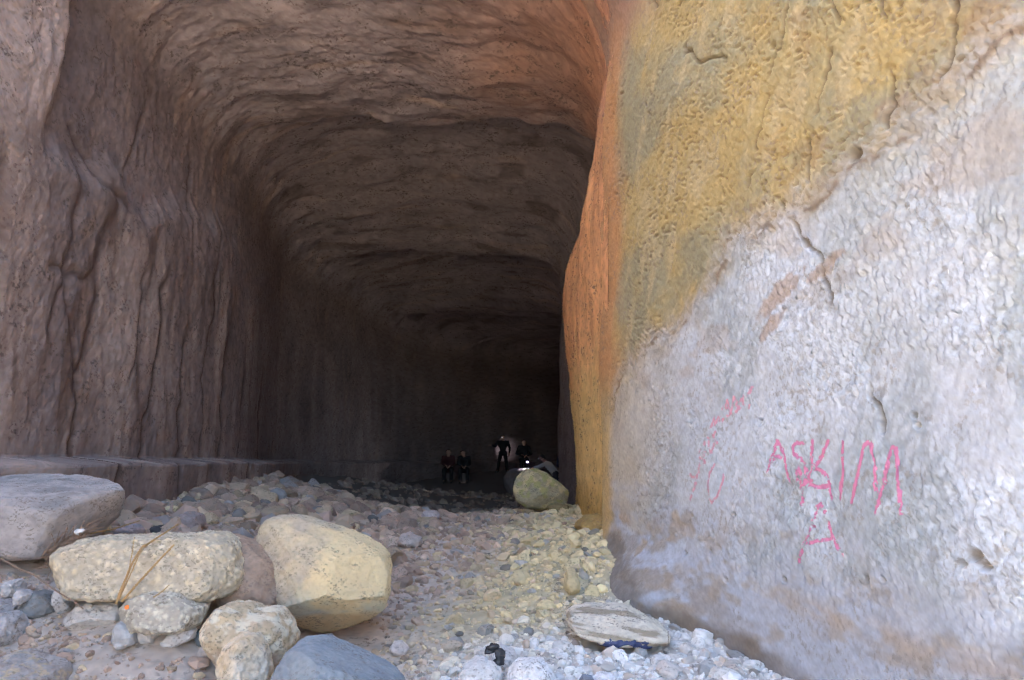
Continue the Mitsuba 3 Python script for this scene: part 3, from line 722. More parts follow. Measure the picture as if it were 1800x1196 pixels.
place_stone('rock', [(97, 1045), (105, 1032), (118, 1032), (126, 1050), (122, 1075), (108, 1080), (99, 1062)], None, .09, 'upright white oval stone leaning on the left end of the slab', 'stone', (.58, .56, .55), (.5, .48, .47), seed=16, sub=4)
place_stone('rock', [(8, 1035), (20, 1018), (35, 1020), (40, 1035), (30, 1048), (12, 1045)], 6.3, .12, 'pale lumpy stone under the front of the large flat rock', 'stone', (.55, .53, .52), (.45, .43, .42), seed=17, sub=4, rough=.05)
place_stone('rock', [(28, 1048), (40, 1037), (52, 1045), (50, 1058), (34, 1062)], 6.1, .1, 'pale knobbly stone touching the dark grey angular stone', 'stone', (.53, .51, .51), (.45, .43, .42), seed=18, sub=4, rough=.05)
place_stone('rock', [(-30, 1085), (10, 1078), (30, 1085), (38, 1110), (35, 1130), (0, 1136), (-30, 1130)], None, .22, 'grey blocky stone at the far left of the sandy patch', 'stone', (.45, .42, .41), (.38, .36, .35), seed=19, sub=5, cuts=((0, -.6, .8, .7),))
place_stone('rock', [(-30, 1060), (10, 1052), (36, 1062), (34, 1080), (-30, 1086)], None, .2, 'brownish grey broken stone behind the blocky stone', 'stone', (.39, .36, .35), (.32, .29, .28), seed=20, sub=4, cuts=((.4, -.7, .5, .7),))
place_stone('rock', [(-30, 1165), (20, 1150), (60, 1160), (100, 1178), (110, 1215), (-30, 1230)], None, .3, 'low weathered rock with rusty yellow patches at the front left corner', 'rock', (.42, .39, .37), (.33, .30, .29), seed=21, sub=5, rough=.03, colour=veined((.30, .26, .24), (.62, .46, .24), .12))
place_stone('rock', [(202, 1125), (206, 1100), (215, 1090), (232, 1098), (242, 1115), (240, 1130), (212, 1145)], None, .1, 'upright grey streaked stone in front of the small conglomerate block', 'stone', (.47, .46, .45), (.36, .35, .35), seed=22, sub=4)
place_stone('rock', [(245, 1115), (252, 1100), (268, 1098), (278, 1110), (276, 1128), (255, 1130)], None, .1, 'rounded white cube-like stone beside the streaked stone', 'stone', (.62, .59, .56), (.53, .50, .47), seed=23, sub=4, box=.4)
place_stone('rock', [(280, 1132), (300, 1112), (335, 1102), (347, 1108), (340, 1122), (312, 1136), (290, 1138)], None, .1, 'long white egg-shaped stone pointing at the crusty tan rock', 'stone', (.66, .65, .64), (.58, .57, .56), seed=24, sub=4)
place_stone('rock', [(345, 1122), (350, 1106), (366, 1103), (380, 1115), (384, 1132), (370, 1138), (348, 1134)], None, .1, 'dark charcoal rounded stone beside the long white stone', 'stone', (.12, .135, .14), (.17, .18, .185), seed=25, sub=4)
place_stone('rock', [(348, 1148), (360, 1134), (378, 1132), (380, 1150), (362, 1160)], None, .09, 'pinkish blunt stone in front of the charcoal stone', 'stone', (.55, .48, .43), (.48, .42, .38), seed=26, sub=4)
place_stone('rock', [(560, 1135), (568, 1118), (582, 1114), (594, 1126), (590, 1138), (570, 1142)], None, .09, 'pale round stone on the gravel behind the blue grey boulder', 'stone', (.60, .58, .55), (.5, .48, .46), seed=27, sub=4)
place_stone('rock', [(600, 1148), (604, 1137), (622, 1136), (632, 1144), (628, 1152), (608, 1153)], None, .07, 'two-tone brown and cream stone near the blue grey boulder', 'stone', (.52, .40, .25), (.27, .17, .10), seed=28, sub=4)
place_stone('rock', [(684, 1142), (690, 1130), (705, 1128), (718, 1140), (714, 1152), (694, 1150)], None, .1, 'smooth pinkish white oval stone alone on the gravel', 'stone', (.66, .60, .56), (.58, .53, .50), seed=29, sub=4)
place_stone('rock', [(800, 1195), (815, 1170), (840, 1158), (865, 1165), (882, 1180), (884, 1215), (806, 1220)], None, .2, 'white rounded rock left of the torn black plastic', 'rock', (.72, .71, .69), (.64, .63, .62), seed=30, sub=5)
place_stone('rock', [(892, 1190), (905, 1164), (935, 1158), (962, 1170), (978, 1195), (975, 1225), (900, 1225)], None, .22, 'large white rounded rock at the front edge of the pale gravel', 'rock', (.76, .76, .76), (.68, .68, .69), seed=31, sub=5)
place_stone('rock', [(860, 1150), (880, 1136), (905, 1145), (912, 1165), (885, 1172), (862, 1165)], None, .16, 'off-white stone under the torn black plastic', 'rock', (.66, .65, .64), (.6, .59, .58), seed=32, sub=4)
place_stone('rock', [(1040, 1196), (1055, 1184), (1078, 1186), (1084, 1205), (1060, 1212), (1042, 1210)], None, .12, 'bright white round stone in the front gravel below the layered slab', 'stone', (.78, .78, .80), (.7, .7, .72), seed=33, sub=4)
place_stone('rock', [(1018, 1196), (1025, 1187), (1042, 1190), (1046, 1202), (1020, 1208)], None, .08, 'slate blue stone next to the bright white round stone', 'stone', (.20, .23, .28), (.26, .28, .33), seed=34, sub=4)
place_stone('layered_slab', [(996, 1090), (1000, 1076), (1040, 1070), (1100, 1072), (1140, 1086), (1172, 1106), (1172, 1122), (1130, 1120), (1090, 1124), (1040, 1118), (1005, 1104)], 6.75, .42,
            'pale layered slab like weathered driftwood at the foot of the right wall', 'rock', (.72, .67, .57), (.60, .54, .44), seed=35, sub=6, box=.3, chips=4, rough=.010, cuts=((0, -.35, .95, .62),), colour=layered)
place_stone('boulder', [(900, 860), (908, 840), (925, 824), (942, 822), (962, 832), (985, 850), (1003, 868), (1000, 884), (975, 892), (950, 897), (925, 895), (906, 880)], 13.3, .5,
            'yellow mottled boulder in front of the people at the corner of the wall', 'boulder', (.42, .37, .23), (.34, .31, .21), seed=36, sub=5, box=.6, rough=.02, cuts=((-.5, -.7, .4, .74), (.5, -.7, .3, .78)), colour=lichen_colour)
place_stone('rock', [(962, 890), (975, 885), (998, 888), (1002, 897), (985, 903), (965, 900)], 12.9, .2, 'flat brown stone propping the yellow mottled boulder', 'stone', (.33, .26, .13), (.28, .22, .11), seed=37, sub=4)
place_stone('rock', [(918, 898), (925, 894), (940, 898), (940, 906), (920, 906)], 12.9, .14, 'small brown stone under the left edge of the yellow mottled boulder', 'stone', (.36, .3, .18), (.28, .22, .13), seed=38, sub=4)
place_stone('rock', [(1012, 925), (1030, 908), (1060, 902), (1082, 915), (1085, 945), (1050, 945), (1020, 938)], 9.7, .4, 'ochre stained rock bulging from the foot of the orange wall', 'rock', (.40, .27, .10), (.33, .22, .09), seed=39, sub=5, rough=.03)
place_stone('rock', [(740, 912), (745, 899), (765, 897), (775, 905), (770, 917), (752, 920)], None, .2, 'pale rounded stone alone on the crest of the dark rubble', 'stone', (.52, .45, .43), (.42, .37, .36), seed=40, sub=4)
place_stone('rock', [(700, 955), (705, 940), (720, 936), (740, 945), (744, 958), (718, 964)], None, .18, 'twin-humped pale stone at the dark edge of the rubble', 'stone', (.5, .43, .39), (.42, .36, .33), seed=41, sub=4, rough=.05)
place_stone('rock', [(990, 1030), (996, 1002), (1010, 1000), (1016, 1015), (1020, 1040), (1000, 1046)], None, .14, 'yellowish split stone standing in the middle of the gravel fan', 'stone', (.56, .47, .29), (.48, .38, .22), seed=42, sub=4, box=.4)
place_stone('rock', [(302, 932), (312, 910), (330, 900), (352, 905), (358, 925), (345, 938), (318, 938)], None, .22, 'squat mauve brown stone on the rubble bank behind the conglomerate slab', 'stone', (.38, .30, .275), (.32, .26, .24), seed=43, sub=4, box=.4)
place_stone('rock', [(205, 935), (215, 924), (240, 922), (248, 935), (240, 945), (210, 945)], None, .18, 'flat pale grey stone just behind the left end of the slab', 'stone', (.46, .41, .41), (.4, .36, .36), seed=44, sub=4)
place_stone('rock', [(264, 934), (272, 925), (285, 924), (298, 934), (290, 942), (268, 942)], None, .16, 'black stone among the mauve rubble behind the slab', 'stone', (.07, .07, .075), (.10, .10, .105), seed=45, sub=4)

# ---------------------------------------------------------------- rubble: single stones of the bed
rng = np.random.default_rng(77)


def unit_stones(level, count, seed):
    out = []
    r = np.random.default_rng(seed)
    base = _ICO[level].vertices
    for k in range(count):
        v = base.copy()
        ang = r.random() < .8
        for _ in range(9 if ang else 4):
            m = r.normal(size=3)
            m /= np.linalg.norm(m)
            kk = v @ m - r.uniform(.42, .85)
            v -= np.where(kk > 0, kk, 0)[:, None] * m
        v *= 1 + .22 * (noise(base * 1.6 + 10 * k, k) - .5)[:, None]
        v *= np.array([1.3, 1.05, .85]) * r.uniform(.82, 1.18, 3)
        out.append(v)
    return np.array(out)


def rotations(k, r, tilt):
    a, b, g = r.random(k) * 6.283, r.normal(size=k) * tilt, r.normal(size=k) * tilt
    ca, sa, cb, sb, cg, sg = np.cos(a), np.sin(a), np.cos(b), np.sin(b), np.cos(g), np.sin(g)
    o, z = np.ones(k), np.zeros(k)
    A = np.stack([ca, -sa, z, sa, ca, z, z, z, o], 1).reshape(-1, 3, 3)
    B = np.stack([cb, z, sb, z, o, z, -sb, z, cb], 1).reshape(-1, 3, 3)
    C = np.stack([o, z, z, z, cg, -sg, z, sg, cg], 1).reshape(-1, 3, 3)
    return A @ B @ C


def stone_tints(x, y, r):
    """colour of each stone by where it lies, and a word for it"""
    L, Fr = zone_mix(x, y)
    k = len(x)
    L = np.clip(L + .25 * r.normal(size=k), 0, 1)
    Fr = np.clip(Fr + .15 * r.normal(size=k) * (Fr > .02), 0, 1) * (1 - L)
    t = r.random(k)
    fan = mixc((.88, .73, .42), (.58, .49, .29), t)
    mau_shade = mixc((.52, .375, .29), (.26, .185, .145), t)
    wh = mixc((.90, .90, .89), (.66, .66, .66), t)
    c = fan * (1 - L - Fr).clip(0)[:, None] + mau_shade * L[:, None] + wh * Fr[:, None]  # mauve shade and warm yellow light put into the stone colours
    w = np.array(['pale'] * k, object)
    u = r.random(k)
    darkp = .05 + .03 * Fr
    for lo_, hi_, tone, word in ((0, darkp, np.array([.145, .15, .155]), 'dark grey'), (darkp, darkp + .008, np.array([.28, .17, .13]), 'reddish brown'), (darkp + .02, darkp + .09, np.array([.33, .33, .33]), 'mid grey'), (darkp + .09, darkp + .14, np.array([.60, .47, .36]), 'buff')):
        m = (u >= lo_) & (u < hi_)
        c[m] = tone * r.uniform(.75, 1.3, m.sum())[:, None]
        w[m] = word
    dust_cast = fan * 0 + mixc(mixc((.60, .50, .31), (.42, .315, .255), L), (.74, .73, .72), Fr)  # dust, tinted with the same painted light of its zone
    c = mixc(c, dust_cast, .15 + .35 * r.random(k))
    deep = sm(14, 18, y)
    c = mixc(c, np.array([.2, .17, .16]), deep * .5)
    return c * r.uniform(.85, 1.12, k)[:, None], w, L, Fr


def in_foot(x, y, pad):
    m = np.zeros(len(x), bool)
    for a, b, c_, d, _ in footprints:
        cx, cy, rx, ry = (a + b) / 2, (c_ + d) / 2, (b - a) / 2 * .86 + pad, (d - c_) / 2 * .86 + pad
        m |= ((x - cx) / rx) ** 2 + ((y - cy) / ry) ** 2 < 1
    return m


def scatter(count, x0, x1, y0, y1, s0, s1, power, r, density):
    x, y = r.uniform(x0, x1, count), r.uniform(y0, y1, count)
    s = s0 * (s1 / s0) ** (r.random(count) ** power)
    ok = (x < right_x(y) - foot(y, ground_z(x, y)) - .01) & (x > -5.1) & (r.random(count) < density(x, y)) & ~in_foot(x, y, .02)
    ok &= np.abs(x) < .70 * y + .8
    return x[ok], y[ok], s[ok]


def sand_patch(x, y):
    e = ((x + 2.55) / .95) ** 2 + ((y - 5.25) / .55) ** 2
    shadow = ((x + .75) / .75) ** 2 + ((y - 8.2) / 1.6) ** 2
    return np.where(e < 1, .5, 1.0) * np.where(shadow < 1, .55, 1)


bank = lambda x, y: sm(-.6, -2.0, x - .13 * (y - 6.8))
spread = [scatter(26000, -4.4, 3.0, 3.2, 8.2, .007, .040, 2.2, rng, lambda x, y: sand_patch(x, y)),
          scatter(900, -1.8, 2.6, 4.2, 7.6, .03, .075, 1.8, rng, lambda x, y: zone_mix(x, y)[1]),
          scatter(4200, -5, 3.0, 3.2, 8.5, .02, .085, 2.6, rng, lambda x, y: sand_patch(x, y) * (.45 + .55 * zone_mix(x, y)[1])),
          scatter(17000, -5, 1.3, 8.0, 15.5, .012, .080, 2.4, rng, lambda x, y: 1 - .5 * bank(x, y)),
          scatter(3000, -5, -1.0, 7.5, 16.5, .03, .18, 2.0, rng, lambda x, y: bank(x, y)),
          scatter(900, -5, 1.5, 15.5, 30, .04, .16, 1.5, rng, lambda x, y: 1 + 0 * x)]
sx, sy, ss = (np.concatenate([k[i] for k in spread]) for i in range(3))
sz = ground_z(sx, sy) + ss * .68 * rng.uniform(-.25, .5, len(sx))
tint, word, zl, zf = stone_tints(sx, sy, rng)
# the three hundred that show largest are things of their own
ppx = np.array([sx, sy - 0, sz - EYE[2]])
dep = ppx[1] * math.cos(PITCH) + ppx[2] * math.sin(PITCH)
U = 900 + F * ppx[0] / dep
W = 598 - F * (ppx[2] * math.cos(PITCH) - ppx[1] * math.sin(PITCH)) / dep
shown = np.where((U > 4) & (U < 1796) & (W < 1192) & (W > 830), ss / dep, 0)
for a, b, c_, d, zt in footprints:                                          # what a boulder in front of it hides is not one of them
    ca, cb = 900 + F * a / c_ , 900 + F * b / c_
    topv = 795 - F * (zt - EYE[2]) / c_
    shown[(U > ca) & (U < cb) & (sy > c_) & (W > topv)] = 0
order = np.argsort(-shown)
big, small = order[:300], order[300:]
protoA, protoB, protoC = unit_stones(3, 40, 1), unit_stones(0, 60, 2), unit_stones(1, 40, 3)
R = rotations(len(sx), rng, .35)
landmarks = [('flat rock', -3.9, 7.0), ('long slab', -2.8, 6.3), ('big boulder', -1.5, 6.75), ('tan rock', -1.85, 5.75), ('blue boulder', -1.1, 4.95), ('black plastic', -.12, 5.8), ('layered slab', .92, 6.75),
             ('mottled boulder', .5, 13.3), ('crest stone', -1.3, 13.2), ('twin-humped stone', -1.25, 9.6), ('split stone', .6, 7.9), ('mauve stone', -3.6, 9.0), ('white stone', .62, 5.7), ('white rock', .13, 5.5),
             ('low ledge', -4.7, 12.5), ('ledge end', -4.7, 10), ('far ledge', -4.6, 15.5), ('black stone', -3.9, 8.7), ('ochre bulge', 1.0, 9.7), ('oval stone', -.87, 6.5)]
lm = np.array([k[1:] for k in landmarks])
_sizes = np.quantile(ss[np.argsort(-shown)[:300]], (.35, .75))


def name_stone(i):
    d = np.hypot(*(lm - [sx[i], sy[i]]).T)
    j = int(d.argmin())
    dx, dy = sx[i] - lm[j, 0], sy[i] - lm[j, 1]
    size = 'small' if ss[i] < _sizes[0] else 'middling' if ss[i] < _sizes[1] else 'large'
    tone = word[i] if word[i] != 'pale' else ('brownish mauve' if zl[i] > .5 and tint[i].mean() < .28 else 'pinkish grey' if zl[i] > .5 else 'chalk white' if zf[i] > .4 else 'straw yellow')
    side = ('behind' if dy > 0 else 'in front of') if abs(dy) > 1.2 * abs(dx) else ('right of' if dx > 0 else 'left of')
    dist = 'close' if d[j] < .9 else 'a stride' if d[j] < 1.9 else 'well'
    to = lm - lm[j]
    far = np.hypot(*to.T)
    k = int(np.where((far > .4) & (far < 6), (to @ [dx, dy]) / np.maximum(far, 1e-6) - .12 * far, -9).argmax())
    text = f'{size} {tone} stone {dist} {side} the {landmarks[j][0]}, towards the {landmarks[k][0]}'
    return text, text.replace(' stone ', ' stones ')


for i in big:
    lab, grp = name_stone(i)
    v = (protoA[rng.integers(40)] * ss[i]) @ R[i].T
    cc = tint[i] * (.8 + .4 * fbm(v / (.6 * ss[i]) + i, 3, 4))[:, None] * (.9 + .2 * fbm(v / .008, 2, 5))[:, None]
    v = v + np.array([sx[i], sy[i], sz[i]])
    put('stone', (v, _ICO[3].faces), 'stone_mat', lab, 'stone', grp, color=np.clip(cc, .01, .9))


def bed(name, idx, proto, faces, label):
    k = len(idx)
    which = rng.integers(len(proto), size=k)
    v = np.einsum('kij,knj->kni', R[idx], proto[which] * ss[idx][:, None, None]) + np.stack([sx, sy, sz], 1)[idx][:, None, :]
    nv = proto.shape[1]
    f = (faces[None] + (np.arange(k) * nv)[:, None, None]).reshape(-1, 3)
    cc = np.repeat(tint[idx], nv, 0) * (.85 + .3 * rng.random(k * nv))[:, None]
    put(name, (v.reshape(-1, 3), f), 'pebble_mat', label, 'gravel', kind='stuff', smooth=False, color=np.clip(cc, .01, .9))


mid = shown[small] > .0035
bed('gravel', small[mid], protoC, _ICO[1].faces, 'coarse mixed gravel and cobbles covering the ground')
bed('gravel', small[~mid], protoB, _ICO[0].faces, 'fine pale and grey pebbles covering the ground')

# ---------------------------------------------------------------- reeds, twigs and litter
flat_mat('reed_mat', (.42, .26, .11), .7)
flat_mat('twig_mat', (.26, .18, .13), .8)
flat_mat('black_plastic_mat', (.035, .037, .042), .35)
flat_mat('blue_plastic_mat', (.05, .065, .15), .4)
flat_mat('orange_plastic_mat', (.85, .22, .02), .4)
flat_mat('paper_mat', (.75, .74, .72), .8)


def tube(points, r0, r1, sides=7, wob=.004, seed=0):
    p = np.array([at(*q) for q in points])
    t = np.concatenate([[0], np.cumsum(np.linalg.norm(np.diff(p, axis=0), axis=1))])
    s = np.linspace(0, t[-1], max(8, int(t[-1] / .012)))
    c = np.stack([np.interp(s, t, p[:, k]) for k in range(3)], 1)
    for _ in range(3):
        c[1:-1] = (c[:-2] + 2 * c[1:-1] + c[2:]) / 4
    c += wob * (np.stack([noise(c / .05 + k * 9, seed) for k in range(3)], 1) - .5)
    d = np.gradient(c, axis=0)
    d /= np.linalg.norm(d, axis=1, keepdims=True)
    a = np.cross(d, [.3, .9, .2])
    a /= np.linalg.norm(a, axis=1, keepdims=True)
    b = np.cross(d, a)
    rr = np.linspace(r0, r1, len(c)) * (1 + .25 * (np.arange(len(c)) % 9 == 0))
    an = np.linspace(0, 2 * np.pi, sides, endpoint=False)
    v = c[:, None] + rr[:, None, None] * (np.cos(an)[None, :, None] * a[:, None] + np.sin(an)[None, :, None] * b[:, None])
    i = np.arange(len(c) * sides).reshape(len(c), sides)
    j = np.roll(i, -1, 1)
    f = np.vstack([np.stack([i[:-1].ravel(), j[:-1].ravel(), j[1:].ravel()], 1), np.stack([i[:-1].ravel(), j[1:].ravel(), i[1:].ravel()], 1)])
    return v.reshape(-1, 3), f


put('dry_reed', tube([(204, 1062, 5.72), (216, 1030, 5.74), (232, 990, 5.76), (250, 962, 5.82), (285, 940, 6.1), (313, 922, 6.4)], .009, .004, seed=1), 'reed_mat', 'longest dry reed bent over the top of the conglomerate slab', 'reed')
put('dry_reed', tube([(214, 1058, 5.70), (240, 1028, 5.72), (275, 990, 5.76), (296, 968, 5.82), (306, 958, 5.86)], .008, .005, seed=2), 'reed_mat', 'straight dry reed leaning on the slab, right of the other reeds', 'reed')
put('dry_reed', tube([(210, 1050, 5.70), (226, 1005, 5.73), (233, 970, 5.78), (236, 944, 5.95)], .004, .002, seed=3), 'reed_mat', 'thin upright dry reed on the slab, left of the other reeds', 'reed')
put('dry_reed', tube([(208, 1056, 5.72), (234, 1000, 5.74), (246, 972, 5.78), (268, 950, 5.95)], .005, .003, seed=4), 'reed_mat', 'thin dry reed close along the longest reed on the slab', 'reed')
put('twig', tube([(4, 984, 6.5), (30, 998, 6.35), (62, 1012, 6.1), (100, 1040, 5.82), (128, 1056, 5.68), (146, 1070, 5.6)], .008, .004, seed=5), 'twig_mat', 'long dark twig lying across the stones below the large flat rock', 'twig')
put('twig', tube([(46, 1004, 6.3), (70, 999, 6.3), (91, 996, 6.3), (86, 1010, 6.28), (80, 1022, 6.25)], .004, .003, seed=6), 'twig_mat', 'thin bent twig beside the long dark twig', 'twig')
put('twig', tube([(160, 938, 6.7), (200, 930, 7.4), (245, 916, 8.3)], .007, .004, seed=7), 'reed_mat', 'brown stick behind the left end of the conglomerate slab', 'twig')
put('twig', tube([(270, 1050, 5.66), (284, 1042, 5.66), (298, 1028, 5.68)], .005, .003, seed=8), 'reed_mat', 'short straw stuck between the slab and the small block', 'twig')
put('twig', tube([(1174, 1110, 6.2), (1175, 1124, 6.1), (1174, 1136, 6.0)], .003, .002, seed=9), 'twig_mat', 'thin upright twig at the right tip of the layered slab', 'twig')
r9 = np.random.default_rng(9)
vs, fs, n0 = [], [], 0
for k in range(80):
    px, py = r9.uniform(70, 150), 0
    py = 986 - (px - 70) * .62 + r9.uniform(-10, 12)
    L9, a9 = r9.uniform(14, 44), r9.normal(-.55, .45)
    v, f = tube([(px, py, 6.75 + r9.uniform(-.15, .25)), (px + .5 * L9 * math.cos(a9), py + .5 * L9 * math.sin(a9) - 3, 6.7), (px + L9 * math.cos(a9), py + L9 * math.sin(a9), 6.75)], .0055, .003, 5, seed=20 + k)
    vs.append(v)
    fs.append(f + n0)
    n0 += len(v)
put('plant_debris', (np.vstack(vs), np.vstack(fs)), 'twig_mat', 'tangle of dead twigs and stems washed in between the flat rock and the slab', 'debris', kind='stuff')


def crumpled(outline, Y, depth, seed, amp):
    v, f = stone(outline, Y, depth, sub=4, seed=seed, rough=.03, grain=0)
    v, f = refine(v, f, .02)
    t = trimesh.Trimesh(v, f, process=True)
    v, f = np.array(t.vertices), np.array(t.faces)
    nv = normals_of(v, f)
    return v + nv * (amp * (np.abs(fbm(v / .06 + seed, 3, seed) - .5) * 2 - .3))[:, None], f


scrap = [crumpled(q, Y_, d_, k_, a_) for q, Y_, d_, k_, a_ in (([(853, 1146), (854, 1136), (866, 1131), (878, 1134), (880, 1144), (870, 1149), (860, 1150)], 5.8, .035, 3, .03), ([(866, 1142), (876, 1138), (884, 1141), (888, 1156), (888, 1170), (872, 1173), (864, 1166), (872, 1158)], 5.76, .05, 7, .035))]
put('plastic_scrap', (np.vstack([q[0] for q in scrap]), np.vstack([scrap[0][1], scrap[1][1] + len(scrap[0][0])])), 'black_plastic_mat', 'torn scrap of crumpled black plastic lying on white stones', 'litter')
put('plastic_sheet', crumpled([(1040, 1122), (1060, 1118), (1100, 1120), (1130, 1116), (1160, 1114), (1158, 1132), (1136, 1139), (1100, 1132), (1070, 1138), (1046, 1130)], 6.42, .10, 4, .035), 'blue_plastic_mat', 'dark blue plastic sheet crumpled under the front of the layered slab', 'litter')
o = at(223, 1068, 5.62)
cap = trimesh.creation.cylinder(radius=.013, height=.010, sections=28)
rim = trimesh.creation.torus(major_radius=.0126, minor_radius=.0022, major_sections=28, minor_sections=8)
rim.apply_translation([0, 0, .006])
cap = trimesh.util.concatenate([cap, rim])
cap.apply_transform(trimesh.transformations.rotation_matrix(1.2, [1, .3, 0]))
cap.apply_translation(o)
put('bottle_cap', cap, 'orange_plastic_mat', 'small bright orange bottle cap in the gap beside the reeds', 'litter', smooth=30)
put('paper_scrap', crumpled([(130, 937), (136, 929), (146, 928), (153, 932), (146, 937), (136, 940)], 6.7, .025, 6, .03), 'paper_mat', 'white paper scrap caught in the dead twigs under the flat rock', 'litter')

# ---------------------------------------------------------------- the people deep in the tunnel
for key, rgb in (('skin_mat', (.50, .30, .22)), ('grey_cloth_mat', (.62, .60, .58)), ('navy_cloth_mat', (.035, .04, .06)), ('jeans_mat', (.09, .13, .22)), ('black_cloth_mat', (.018, .018, .02)), ('red_cloth_mat', (.06, .016, .018)), ('hair_mat', (.03, .022, .018)), ('shoe_mat', (.05, .045, .04)), ('strap_mat', (.03, .03, .035))):
    flat_mat(key, rgb, .85)


def ball(p, r, n=14):
    return m3.Manifold.sphere(float(r), n).translate([float(k) for k in p])


def bone(a, b, ra, rb):
    return m3.Manifold.batch_hull([ball(a, ra), ball(b, rb)])


def solid(parts, smooth=8):
    m = m3.Manifold.batch_boolean(parts, m3.OpType.Add).refine_to_length(.045)
    q = m.to_mesh()
    t = trimesh.Trimesh(q.vert_properties[:, :3], q.tri_verts)
    t.merge_vertices()
    trimesh.smoothing.filter_taubin(t, iterations=smooth)
    return t


STAND = dict(pelvis=(0, 0, .93), waist=(0, 0, 1.08), chest=(0, 0, 1.30), neck=(0, 0, 1.47), head=(0, -.02, 1.60), sh=((-.19, 0, 1.41), (.19, 0, 1.41)), el=((-.25, .02, 1.13), (.25, .02, 1.13)), wr=((-.27, -.06, .90), (.27, -.06, .90)),
             hip=((-.09, 0, .90), (.09, 0, .90)), kn=((-.11, -.03, .50), (.11, -.03, .50)), an=((-.12, .0, .09), (.12, .0, .09)), toe=((-.14, -.17, .04), (.14, -.17, .04)))


def person(base, pose, label, shirt, trousers, face=(0, -1, 0), sleeve=True, group=None):
    J = {**STAND, **pose}
    V3 = lambda k: np.array(J[k], float)
    key = numbered('person')
    labels[key] = {'label': label, 'category': 'person', **({'group': group} if group else {})}
    fdir = np.array(face, float) / np.linalg.norm(face)
    hd, up3 = V3('head'), (V3('head') - V3('neck')) / np.linalg.norm(V3('head') - V3('neck'))
    side = np.cross(fdir, up3)
    side /= np.linalg.norm(side)
    body = [bone(V3('pelvis'), V3('waist'), .13, .115), bone(V3('waist'), V3('chest'), .115, .13), bone(V3('chest'), V3('neck'), .09, .055), bone(V3('neck'), hd, .055, .07)]
    body += [m3.Manifold.batch_hull([ball(hd + .035 * up3, .098), ball(hd - .055 * up3 + .03 * fdir, .062)]), bone(hd + .085 * fdir, hd + .115 * fdir - .03 * up3, .014, .018)]
    body += [ball(hd + s * .098 * side - .01 * up3, .024, 10) for s in (-1, 1)]
    body += [bone(J['sh'][0], J['sh'][1], .07, .07)]
    shirt_b = [m3.Manifold.batch_hull([ball(V3('pelvis'), .145), ball(V3('waist'), .13)]), m3.Manifold.batch_hull([ball(V3('waist'), .13), ball(V3('chest'), .145), ball(J['sh'][0], .085), ball(J['sh'][1], .085)])]
    tro_b, shoes = [bone(J['hip'][0], J['hip'][1], .125, .125), bone(V3('pelvis'), J['hip'][0], .13, .115)], []
    for k in (0, 1):
        sh, el, wr, hip, kn, an, toe = (np.array(J[j][k], float) for j in ('sh', 'el', 'wr', 'hip', 'kn', 'an', 'toe'))
        body += [bone(sh, el, .055, .042), bone(el, wr, .042, .028), bone(hip, kn, .085, .058), bone(kn, an, .056, .04), bone(an, toe, .04, .032)]
        d = (wr - el) / np.linalg.norm(wr - el)
        a = np.cross(d, [.2, .3, .93])
        a /= np.linalg.norm(a)
        b = np.cross(a, d)
        palm = wr + .085 * d
        body.append(m3.Manifold.batch_hull([ball(wr, .027, 10), ball(palm + .028 * a, .015, 8), ball(palm - .03 * a, .015, 8)]))
        for t, ln in ((.03, .07), (.01, .082), (-.01, .076), (-.03, .058)):
            r0 = palm + t * a
            r1 = r0 + ln * .55 * d - .012 * b
            body += [bone(r0, r1, .0105, .0095), bone(r1, r1 + ln * .45 * d - .03 * b, .0095, .0085)]
        body += [bone(wr + .03 * d + .02 * a, wr + .07 * d + .055 * a - .015 * b, .013, .010)]
        shirt_b.append(bone(sh, el, .075, .06))
        if sleeve:
            shirt_b.append(bone(el, wr - .02 * d, .06, .045))
        tro_b += [bone(hip, kn, .105, .078), bone(kn, an, .078, .062)]
        shoes.append(m3.Manifold.batch_hull([ball(an - [0, 0, .035], .05), ball(toe, .043), ball(an + (an - toe) * [.3, .3, 0] - [0, 0, .04], .045)]))
    hair = m3.Manifold.batch_hull([ball(hd + .05 * up3 - .02 * fdir, .100), ball(hd + .0 * up3 - .035 * fdir, .088)])
    hair = hair - m3.Manifold.batch_hull([ball(hd - .10 * up3 + .12 * fdir, .11), ball(hd + .02 * up3 + .13 * fdir, .06)])
    for nm, ps, mat_ in (('body', body, 'skin_mat'), ('shirt', shirt_b, shirt), ('trousers', tro_b, trousers)):
        t = solid(ps)
        t.apply_translation(base)
        put(nm, t, mat_, parent=key)
    q = hair.to_mesh()
    t = trimesh.Trimesh(q.vert_properties[:, :3], q.tri_verts)
    t.apply_translation(base)
    put('hair', t, 'hair_mat', parent=key)
    for sdx in shoes:
        q = sdx.to_mesh()
        t = trimesh.Trimesh(q.vert_properties[:, :3], q.tri_verts)
        t.apply_translation(base)
        put('shoe', t, 'shoe_mat', parent=key)
    return base + hd, fdir, side, up3


def stand_at(px, Y):
    o = at(px, 850, Y)
    return np.array([o[0], Y, float(ground_z([o[0]], [Y])[0])])


